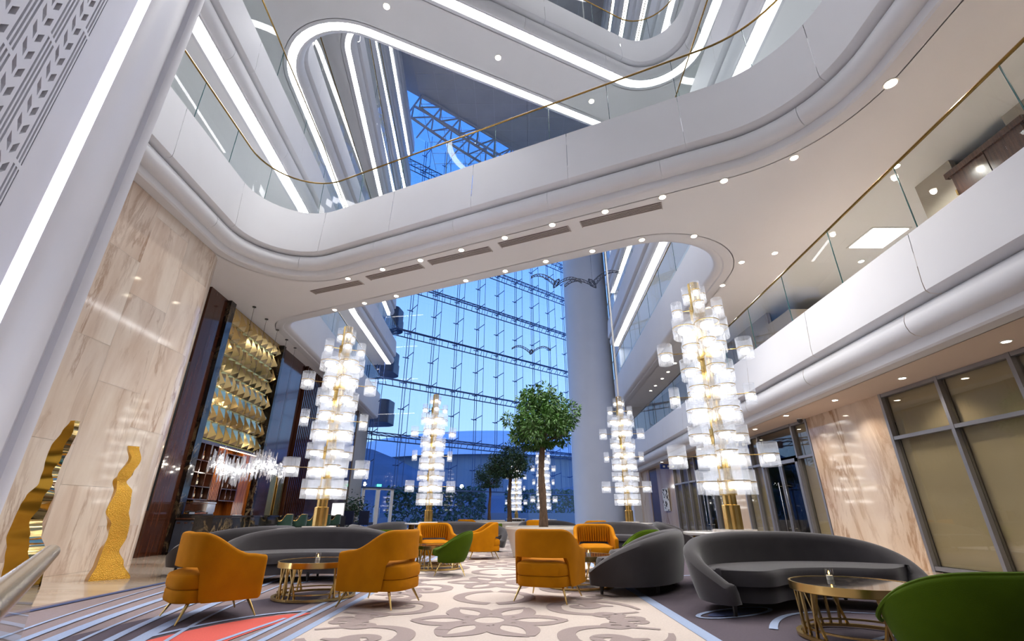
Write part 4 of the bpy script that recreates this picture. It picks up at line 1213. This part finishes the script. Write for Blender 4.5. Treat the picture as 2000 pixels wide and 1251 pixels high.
def greenchair():
    c = empty('green_tub_chair')
    def P(t):
        an = t * 2.5
        return (.37 * math.sin(an), -.02 - .36 * math.cos(an))
    def top(t): return .38 + .32 * sstep(.32, -.40, P(t)[1]) ** .8
    def tp(z): return .60 + .40 * min(1, max(0, (z - .20) / .38)) ** .7
    shell('tub_shell', 'green_velvet', c, P, top, lambda t: .20, .05, taper=tp, n=49, m=9)
    MB().tube([(P(t)[0] * 1.0, P(t)[1], top(t) - .002) for t in [-.98 + 1.96 * i / 48 for i in range(49)]], .014, 6).build('piping', 'green_velvet', c, smooth=SM)
    cushion('seat_cushion', 'green_velvet', c, [(.29 * math.cos(2 * PI * i / 28), .03 + .30 * math.sin(2 * PI * i / 28)) for i in range(28)], .30, .42, .04, .025)
    cushion('seat_base', 'green_velvet', c, [(.22 * math.cos(2 * PI * i / 28), .0 + .23 * math.sin(2 * PI * i / 28)) for i in range(28)], .19, .31, .03, 0)
    for sx_, sy_ in ((1, 1), (-1, 1), (1, -1), (-1, -1)):
        splay_leg(c, sx_ * .15, sy_ * .15, .22, sx_ * .12, sy_ * .12, r0=.014, r1=.007)
    return c
def sofa():
    c = empty('curved_sofa')
    A, B = 1.36, .86
    def P(t):
        an = t * 1.92
        return (A * math.sin(an), .10 - B * math.cos(an))
    def top(t):
        s = abs(t); return .78 - .46 * s ** 2.6
    def tp(z): return .90 + .10 * min(1, max(0, (z - .10) / .5)) ** .8
    shell('backrest', 'grey_velvet', c, P, top, lambda t: .11, .19, taper=tp, n=61, m=8, c0=(0, .1))
    # crescent seat
    n = 40; top_r = []
    def seat(z0, z1, inset, name, puff):
        rings = []
        for i in range(n + 1):
            t = -1 + 2 * i / n; an = t * 1.80
            bx, by = (A - .09) * math.sin(an) * .97, .10 - (B - .09) * math.cos(an) * .97
            fx = 1.20 * math.sin(t * PI / 2); fy = .52 * math.cos(t * PI / 2) ** .4 if abs(t) < 1 else .12
            fx = 1.24 * t; fy = .30 + .20 * math.cos((abs(t) - .55) * PI / .9) if abs(t) < .98 else .30
            fy = .17 + .24 * math.exp(-((abs(t) - .62) / .26) ** 2)
            fx *= (1 - inset * .5); fy -= inset
            ring = []
            for q, z in ((0, z0), (1, z0), (1.0, z0 + (z1 - z0) * .5), (.985, z1 - .03), (.95, z1), (.6, z1 + puff), (.25, z1 + puff), (0, z1)):
                ring.append((bx + (fx - bx) * q, by + (fy - by) * q, z))
            rings.append(ring)
        return MB().rings(rings).build(name, 'grey_velvet', c, smooth=SM)
    seat(.11, .27, .05, 'seat_base', 0)
    seat(.27, .42, .0, 'seat_cushion', .02)
    for x, y in ((-1.12, .30), (1.12, .30), (-.85, -.42), (.85, -.42), (0, -.62), (0, .10)):
        MB().tube([(x, y, .14), (x * 1.01, y, 0)], [.028, .02], 8).build('leg', 'black', c, smooth=SM)
    return c
def coffee():
    c = empty('coffee_table')
    R, H = .50, .42
    MB().lathe([(R - .01, H - .02), (R - .01, H)], 48).build('marble_top', 'marble_top', c)
    MB().lathe([(R, H - .065), (R + .006, H - .06), (R + .006, H + .004), (R - .012, H + .004), (R - .012, H - .065), (R, H - .065)], 48, cap=False).build('brass_rim', 'brass', c, smooth=SM)
    MB().lathe([(R - .02, 0), (R + .02, 0), (R + .02, .025), (R - .02, .025), (R - .02, 0)], 48, cap=False).build('base_ring', 'brass', c, smooth=SM)
    MB().lathe([(R - .06, .06), (R - .04, .06), (R - .04, .075), (R - .06, .075), (R - .06, .06)], 40, cap=False).build('inner_ring', 'brass', c)
    for g in range(4):
        a0 = PI / 4 + g * PI / 2
        for k, (d0, d1) in enumerate(((-.34, -.12), (-.2, -.28), (-.02, -.02), (.16, .26), (.34, .1))):
            a, b = a0 + d0, a0 + d1
            p0 = Vector((R * .93 * math.cos(a), R * .93 * math.sin(a), .02)); p1 = Vector((R * .95 * math.cos(b), R * .95 * math.sin(b), H - .06))
            MB().tube([p0, p1], .014, 4).build('brass_bar', 'brass', c)
    return c
def candle():
    c = empty('candle_glass')
    MB().lathe([(.036, 0), (.040, .10), (.037, .10), (.033, .008)], 16, cap=False).build('glass_cup', 'clear_glass', c, smooth=SM)
    MB().lathe([(.028, .004), (.028, .045)], 12).build('wax', 'candle_wax', c)
    MB().lathe([(.0, .05), (.007, .06), (.005, .072), (0, .085)], 8).build('flame', 'flame', c, smooth=True)
    return c
def face(dx, dy):            # rotation that turns local +y towards (dx, dy)
    return math.atan2(dy, dx) - PI / 2
class Proto:
    def __init__(s, fn): s.o = fn(); s.used = False
    def at(s, x, y, rz, label, cat, group, z=0.022):
        o = copy_tree(s.o) if s.used else s.o
        s.used = True; put(o, x, y, z, rz); tag(o, label, cat, group); return o
AC, GC, SO, CT, CG = Proto(armchair), Proto(greenchair), Proto(sofa), Proto(coffee), Proto(candle)
ga, gg, gs, gt, gl = 'mustard lounge armchairs', 'green tub chairs', 'grey curved sofas', 'marble and brass coffee tables', 'candle glasses'
AC.at(-3.22, 5.70, face(.7, .7), 'mustard velvet armchair seen from behind at far left, beside the brass coffee table', 'armchair', ga)
AC.at(-1.60, 6.42, face(-.96, .28), 'mustard velvet armchair left of centre, turned left with its open back to the aisle', 'armchair', ga)
AC.at(.47, 6.80, face(.37, .93), 'mustard velvet armchair in the centre foreground, seen from straight behind', 'armchair', ga)
AC.at(1.62, 10.0, face(-.08, -1), 'mustard pleated armchair facing the camera, right of the planter', 'armchair', ga)
AC.at(-1.75, 11.6, face(.35, -1), 'mustard armchair facing the camera behind the green tub chair', 'armchair', ga)
AC.at(-.75, 12.75, face(-1, -.25), 'mustard armchair in profile left of the white planter', 'armchair', ga)
AC.at(-1.88, 21.4, face(.3, 1), 'far mustard armchair with its back to us beside the second planter', 'armchair', ga)
AC.at(.95, 19.0, face(.1, 1), 'far mustard armchair just behind the trunk of the largest tree', 'armchair', ga)
AC.at(2.75, 17.0, face(-.3, 1), 'far mustard armchair in front of the white column', 'armchair', ga)
GC.at(-1.13, 9.45, face(-1, -.12), 'olive green tub chair in profile beside the aisle, left of centre', 'chair', gg)
GC.at(2.50, 3.05, face(-.05, 1), 'large olive green tub chair cropped by the bottom right corner', 'chair', gg)
GC.at(4.75, 4.35, face(-.8, .3), 'olive green tub chair at the right picture edge, only its rim showing', 'chair', gg)
GC.at(2.55, 10.2, face(-1, -.3), 'olive green tub chair behind the dark sofa back on the right', 'chair', gg)
GC.at(-2.40, 9.78, face(.5, -1), 'olive green tub chair peeking over the left-of-centre mustard armchair', 'chair', gg)
GC.at(-.75, 17.8, face(-1, .2), 'far dark green tub chair beside the second planter', 'chair', gg)
SO.at(3.42, 6.15, face(.16, -.98), 'big grey velvet curved sofa facing the camera on the right', 'sofa', gs)
SO.at(1.84, 8.12, face(-.94, .30), 'dark grey curved sofa seen from behind, left of the big right sofa', 'sofa', gs)
SO.at(-3.30, 8.52, face(.15, -1), 'grey curved sofa behind the left brass coffee table', 'sofa', gs)
SO.at(-5.65, 10.6, face(-.95, .2), 'grey curved sofa partly hidden behind the left armchair, nearest the bar', 'sofa', gs)
SO.at(-3.1, 12.3, face(.9, .35), 'grey curved sofa right of the left chandelier table', 'sofa', gs)
SO.at(-1.55, 15.1, face(.1, -1), 'grey curved sofa behind the far armchair, under the middle left chandelier', 'sofa', gs)
SO.at(-4.6, 17.4, face(-.9, .2), 'grey curved sofa left of the middle left chandelier', 'sofa', gs)
SO.at(-2.1, 19.0, face(.2, 1), 'grey curved sofa with its back to us beyond the middle left chandelier', 'sofa', gs)
SO.at(3.05, 15.45, face(-.35, -1), 'grey curved sofa below the middle right chandelier, facing the aisle', 'sofa', gs)
SO.at(5.5, 16.5, face(.95, -.3), 'dark grey curved sofa right of the middle right chandelier', 'sofa', gs)
SO.at(1.6, 21.3, face(.4, -1), 'far grey curved sofa behind the largest tree', 'sofa', gs)
CT.at(-2.60, 6.98, .3, 'round marble and brass coffee table between the two left armchairs', 'coffee table', gt)
CT.at(3.05, 4.72, .8, 'round marble and brass coffee table before the big right sofa', 'coffee table', gt)
CT.at(1.02, 7.95, .1, 'round marble and brass coffee table behind the centre armchair', 'coffee table', gt)
CT.at(-1.55, 10.45, .5, 'round marble and brass coffee table left of the green tub chair', 'coffee table', gt)
CG.at(-2.62, 6.98, 0, 'small candle glass on the left coffee table', 'candle', gl, .433)
CG.at(3.0, 4.95, 0, 'small lit candle glass on the right coffee table', 'candle', gl, .433)
CG.at(1.15, 7.75, 0, 'small candle glass on the table behind the centre armchair', 'candle', gl, .433)

# ------------------------------------------------------------------ bar stools, menu board, plant by the bar end
def stool():
    c = empty('bar_stool')
    def P(t):
        an = t * 1.75; return (.25 * math.sin(an), -.24 * math.cos(an))
    shell('backrest', 'bar_green', c, P, lambda t: 1.02 - .20 * sstep(.45, .8, abs(t)), lambda t: .66, .04, n=25, m=5)
    MB().tube([(P(t)[0] * 1.06, P(t)[1] * 1.06, 1.025 - .20 * sstep(.45, .8, abs(t))) for t in [-1 + i / 12 for i in range(25)]], .013, 6).build('brass_edge', 'brass', c, smooth=SM)
    cushion('seat', 'bar_green', c, [(.24 * math.cos(2 * PI * i / 20), .03 + .24 * math.sin(2 * PI * i / 20)) for i in range(20)], .60, .70, .03, .02)
    for sx_, sy_ in ((1, 1), (-1, 1), (1, -1), (-1, -1)): splay_leg(c, sx_ * .17, sy_ * .17, .61, sx_ * .05, sy_ * .05, r0=.014, r1=.010)
    MB().tube([(.21 * math.cos(2 * PI * i / 20) * 1.1, .21 * math.sin(2 * PI * i / 20) * 1.1, .25) for i in range(20)], .009, 5, True).build('foot_ring', 'brass', c)
    return c
ST = Proto(stool)
for k in range(5): ST.at(-7.45 , 16.4 + 1.15 * k, face(-1, .1), 'dark green brass-edged bar stool at the black bar, %s from the left' % ordn[k], 'bar stool', 'green bar stools', 0.0)
mbd = empty('menu_board', (-7.9, 22.6, 0), -.35); tag(mbd, 'bright white menu board standing on a dark lectern right of the bar', 'menu board')
MB().box(0, 0, .48, .7, .35, .96).build('lectern', 'black', mbd); MB().box(0, -.02, 1.25, .62, .04, .48).build('screen', 'screen_light', mbd)
MB().box(0, .01, 1.25, .68, .03, .54).build('screen_frame', 'white_frame', mbd); MB().box(0, .02, .99, .08, .05, .1).build('neck', 'black', mbd)
for k in range(2):
    nc = empty('navy_chair', (-7.9 + .75 * k, 24.6, 0), face(.2, 1)); tag(nc, 'navy high-backed chair beside the menu board, %s one' % ('left', 'right')[k], 'chair', 'navy chairs by the bar')
    MB().box(0, 0, .62, .52, .5, .12).build('seat', 'navy', nc); MB().box(0, -.24, .92, .52, .08, .55).build('backrest', 'navy', nc)
    for sx_, sy_ in ((1, 1), (-1, 1), (1, -1), (-1, -1)): splay_leg(nc, sx_ * .22, sy_ * .2, .58, 0, 0, 'black', .016, .014)

# ------------------------------------------------------------------ hanging crystal light over the bar
hc = empty('crystal_drop_chandelier', (-9.05, 16.7, 0), 0); tag(hc, 'long cluster of hanging crystal rods glittering over the bar', 'chandelier')
rr = random.Random(11)
drop = MB().lathe([(.0, -.22), (.022, -.17), (.022, .17), (.0, .2)], 6).mesh('crystal_drop'); drop.materials.append(MATS['crystal_drop'])
for k in range(280):
    y = rr.uniform(-2.4, 2.4); o = obj('crystal_drop', drop, None, hc, (rr.uniform(-.28, .28) - .06 * y, y, 2.52 + .25 * math.sin(y * 1.4) + rr.uniform(-.25, .3)))
    o.scale = (1, 1, rr.uniform(.7, 1.2)); o.rotation_euler = (rr.uniform(-.05, .05), rr.uniform(-.05, .05), rr.random() * 3)
for k in range(64):
    y = -2.35 + 4.7 * k / 63
    MB().lathe([(0, -.03), (.03, 0), (0, .03)], 8).build('lamp_bead', 'bead', hc, loc=(rr.uniform(-.2, .2) - .06 * y, y, 2.50 + .25 * math.sin(y * 1.4) + rr.uniform(-.14, .14)))
for k, (x, y) in enumerate([(-8.99, 14.63), (-9.1, 15.72), (-9.2, 16.8), (-9.33, 17.89), (-9.42, 18.9)]):
    MB().tube([(x + 9.05, y - 16.7, Z3), (x + 9.05, y - 16.7, 2.75)], .006, 4).build('suspension_wire', 'dark_metal', hc)
    MB().lathe([(.06, Z3 - .03), (.06, Z3 - .001)], 10, x + 9.05, y - 16.7).build('ceiling_rose', 'dark_metal', hc)

# ------------------------------------------------------------------ planters and trees
def planter(x, y, r, h, label):
    t = empty('planter', (x, y, 0.022)); tag(t, label, 'planter')
    MB().lathe([(r * .80, 0), (r * .98, h - .08), (r, h - .06), (r, h), (r * .93, h), (r * .93, h - .12)], 48, cap=True).build('tub', 'stoneware', t, smooth=SM)
    MB().lathe([(r * .92, h - .06), (0.01, h - .04)], 40).build('soil', 'soil', t)
    return t
def tree(x, y, z, hc_, R, label, n, seed, mat='leaf'):
    r = random.Random(seed); t = empty('ficus_tree', (x, y, z)); tag(t, label, 'tree')
    pts = []; rad = []
    for k in range(13):
        q = k / 12; pts.append((.05 * math.sin(q * 7 + seed) * q, .04 * math.cos(q * 6) * q, -.10 + (hc_ - .3 * R + .10) * q)); rad.append(.115 * R * (1 - .45 * q) * (1 + .10 * math.sin(q * 19)))
    MB().tube(pts, rad, 10).build('trunk', 'bark', t, smooth=SM)
    tips = []
    for k in range(9):
        a = 2.4 * k; e = r.uniform(.2, 1.1); L = R * .7
        p0 = Vector(pts[-1]) - Vector((0, 0, .25 * R * r.random())); p1 = p0 + Vector((math.cos(a) * L * .5, math.sin(a) * L * .5, L * .45 * e)); p2 = p0 + Vector((math.cos(a) * L, math.sin(a) * L, L * e))
        MB().tube([p0, p1, p2], [.035 * R, .022 * R, .01 * R], 6).build('branch', 'bark', t, smooth=SM)
    mb = MB(); C = Vector((0, 0, hc_))
    clumps = []
    for k in range(70):
        d = Vector((r.gauss(0, 1), r.gauss(0, 1), r.gauss(0, 1))).normalized(); clumps.append((d * R * r.uniform(.45, .92), r.uniform(.16, .30) * R))
    for k in range(n):
        cc_, cr = clumps[r.randrange(70)]
        d = Vector((r.gauss(0, 1), r.gauss(0, 1), r.gauss(0, 1))).normalized()
        c = cc_ + d * cr * r.random() ** .33; c.z *= .98
        if c.z < -.62 * R: c.z = -.62 * R + r.uniform(0, .1)
        c = C + c
        s = r.uniform(.04, .07) * (R ** .3)
        ax = (d + Vector((0, 0, -.5)) + Vector((r.gauss(0, .4), r.gauss(0, .4), r.gauss(0, .4)))).normalized()
        sd = ax.cross(Vector((r.gauss(0, 1), r.gauss(0, 1), r.gauss(0, 1)))).normalized(); up = ax.cross(sd)
        mb.add([c, c + ax * s + sd * s * .42 + up * s * .12, c + ax * s * 2.2, c + ax * s - sd * s * .42 + up * s * .12], [(0, 1, 2), (0, 2, 3)])
    me = bpy.data.meshes.new('foliage'); me.from_pydata(mb.v, [], mb.f); me.update()
    o = obj('foliage', me, mat, t); o['kind'] = 'stuff'
    return t
planter(.85, 13.3, 1.02, .71, 'round white stone planter in the centre with the largest tree')
planter(-.30, 24.3, 1.6, .70, 'long white stone planter farther back under the middle tree')
planter(-1.45, 32.0, 1.0, .70, 'farthest white planter under the smallest tree')
tree(.83, 13.3, .68, 2.78, 1.06, 'largest round-crowned ficus tree in the centre planter', 9000, 1)
tree(-.12, 24.3, .66, 2.75, 1.06, 'middle round-crowned ficus tree standing behind the first', 5500, 2, 'leaf_dark')
tree(-1.45, 32.0, .66, 2.65, .98, 'smallest round-crowned ficus tree, farthest back and leftmost', 4000, 3, 'leaf_dark')
fp_ = empty('potted_shrub', (-8.3, 26.2, 0)); tag(fp_, 'bushy potted plant against the wall between bar and entrance door', 'plant')
MB().lathe([(.2, 0), (.26, .5), (.23, .5), (.23, .45)], 16).build('pot', 'black', fp_)
mb = MB(); r = random.Random(9)
for k in range(700):
    c = Vector((r.gauss(0, .34), r.gauss(0, .3), 1.25 + r.gauss(0, .33))); s = r.uniform(.06, .12)
    a = Vector((r.gauss(0, 1), r.gauss(0, 1), r.uniform(-.2, 1))).normalized(); b = a.cross(Vector((r.gauss(0, 1), r.gauss(0, 1), 1))).normalized()
    mb.add([c, c + a * s + b * s * .35, c + a * 2 * s, c + a * s - b * s * .35], [(0, 1, 2, 3)])
me = bpy.data.meshes.new('foliage'); me.from_pydata(mb.v, [], mb.f); o = obj('foliage', me, 'leaf_dark', fp_); o['kind'] = 'stuff'
for k in range(5): MB().tube([(0, 0, .45), (.1 * math.cos(k * 1.3), .1 * math.sin(k * 1.3), .9), (.25 * math.cos(k * 1.3), .25 * math.sin(k * 1.3), 1.4)], .014, 5).build('stem', 'bark', fp_)

# ------------------------------------------------------------------ gold sculptures on the marble ledge
def ribbon_sculpture(name, x, y, rz, spine, mat_face, mat_side, label):
    """spine: (z, offset, half width, half depth, twist)"""
    t = empty(name, (x, y, 0), rz); tag(t, label, 'sculpture')
    # dense interpolation
    pts = []
    for i in range(len(spine) - 1):
        for k in range(8):
            q = k / 8; q = q * q * (3 - 2 * q)
            pts.append([spine[i][j] + (spine[i + 1][j] - spine[i][j]) * q for j in range(5)])
            pts[-1][0] = spine[i][0] + (spine[i + 1][0] - spine[i][0]) * k / 8
    pts.append(list(spine[-1]))
    F, S = MB(), MB(); rf_, rs_ = [], []
    for z, o, w, d, tw in pts:
        ca, sa = math.cos(tw), math.sin(tw)
        q = lambda a, b: (o + a * ca - b * sa, a * sa + b * ca, z)
        rf_.append([q(-w, -d), q(w, -d)]); rs_.append([q(w, -d), q(w, d), q(-w, d), q(-w, -d)])
    F.rings(rf_, closed_ring=False, cap=False); S.rings(rs_, closed_ring=False, cap=False)
    z, o, w, d, tw = pts[-1]; ca, sa = math.cos(tw), math.sin(tw)
    S.add([(o + a * ca - b * sa, a * sa + b * ca, z) for a, b in ((-w, -d), (w, -d), (w, d), (-w, d))], [(0, 1, 2, 3)])
    F.build('hammered_face', mat_face, t, smooth=SM); S.build('polished_side', mat_side, t, smooth=SM)
    return t
ribbon_sculpture('wave_sculpture', -6.9, 8.85, .85, [(0, .07, .28, .14, 0), (.24, .02, .18, .11, .05), (.44, -.03, .12, .08, .15), (.64, .03, .13, .07, -.25), (.85, -.01, .14, .07, .25), (1.07, -.08, .16, .07, -.2), (1.39, -.09, .12, .06, .15), (1.56, -.18, .085, .05, .5), (1.68, -.13, .10, .05, -.3), (1.94, -.06, .085, .04, .35), (2.17, -.14, .085, .04, 0)], 'gold_hammered', 'gold_satin', 'shorter hammered gold wave sculpture, the right one before the marble wall')
ribbon_sculpture('wave_sculpture', -7.2, 7.6, -.15, [(0, .15, .16, .14, .1), (.3, .10, .18, .13, .25), (.54, 0, .17, .12, .1), (.72, -.11, .15, .11, .3), (.92, -.14, .13, .10, .1), (1.13, -.12, .13, .10, .4), (1.26, -.09, .13, .09, .2), (1.45, -.05, .08, .07, .7), (1.64, -.06, .07, .06, .2), (1.81, -.07, .09, .06, .6), (2.01, -.05, .10, .06, .2), (2.24, .02, .08, .05, .3), (2.42, .05, .045, .04, 0)], 'gold_satin', 'gold_mirror', 'taller polished gold wave sculpture at the left picture edge')
# ------------------------------------------------------------------ handrail in the left foreground
hr = empty('foreground_handrail', (0, 0, 0)); tag(hr, 'satin brass tube handrail with glass panel in the lower left corner', 'handrail')
MB().tube([(-1.345, 1.50, .90), (-.95, 1.03, .90), (-.55, .55, .90)], .021, 20).build('handrail_tube', 'steel_tube', hr, smooth=SM)
MB().add([(-1.345, 1.50, .03), (-.55, .55, .03), (-.55, .55, .875), (-1.345, 1.50, .875)], [(0, 1, 2, 3)]).build('glass_panel', 'rail_glass', hr)
MB().box(-.95, 1.025, .046, 1.26, .06, .05, math.atan2(-.95, .795)).build('floor_channel', 'steel_tube', hr)
# ------------------------------------------------------------------ wire birds hanging in the atrium
def bird(x, y, z, s, rz, label):
    t = empty('wire_bird', (x, y, z), rz); tag(t, label, 'sculpture', 'wire mesh birds')
    for sg in (-1, 1):
        mb = MB(); G = []
        for i in range(9):
            q = i / 8; row = []
            for k in range(4):
                c = (k / 3 - .5) * (.5 - .34 * q); row.append((sg * (.1 + 1.5 * q) * s, (c - .1 * q) * s, (.55 * math.sin(q * 2.2) - .25 * q * q + .06 * math.sin(k * 2)) * s))
            G.append(row)
        for i in range(9): mb.tube(G[i], .012 * s + .006, 4)
        for k in range(4): mb.tube([G[i][k] for i in range(9)], .012 * s + .006, 4)
        for i in range(8):
            for k in range(3): mb.tube([G[i][k], G[i + 1][k + 1]], .010 * s + .004, 3)
        mb.build('wing', 'wire', t)
    mb = MB()
    for k in range(8):
        a = 2 * PI * k / 8
        mb.tube([(r_ * math.cos(a) * s, yy * s, r_ * math.sin(a) * s) for yy, r_ in ((-.6, .02), (-.3, .12), (0, .16), (.3, .10), (.5, .05), (.62, .01))], .012 * s + .005, 4)
    for yy, r_ in ((-.3, .12), (0, .16), (.3, .10)):
        mb.tube([(r_ * math.cos(2 * PI * k / 12) * s, yy * s, r_ * math.sin(2 * PI * k / 12) * s) for k in range(12)], .012 * s + .005, 4, True)
    mb.build('body', 'wire', t)
    MB().tube([(0, 0, .1), (0, 0, 36.4 - z)], .008, 4).build('hanging_wire', 'wire', t)
bird(2.7, 25, 14.0, 1.0, .2, 'wire bird sculpture hanging highest, left of the white column under the bridge')
bird(4.9, 25, 14.0, 1.1, -.5, 'wire bird sculpture hanging in front of the white column top')
bird(1.1, 25, 9.6, .7, .1, 'small wire bird sculpture hanging above the largest tree')
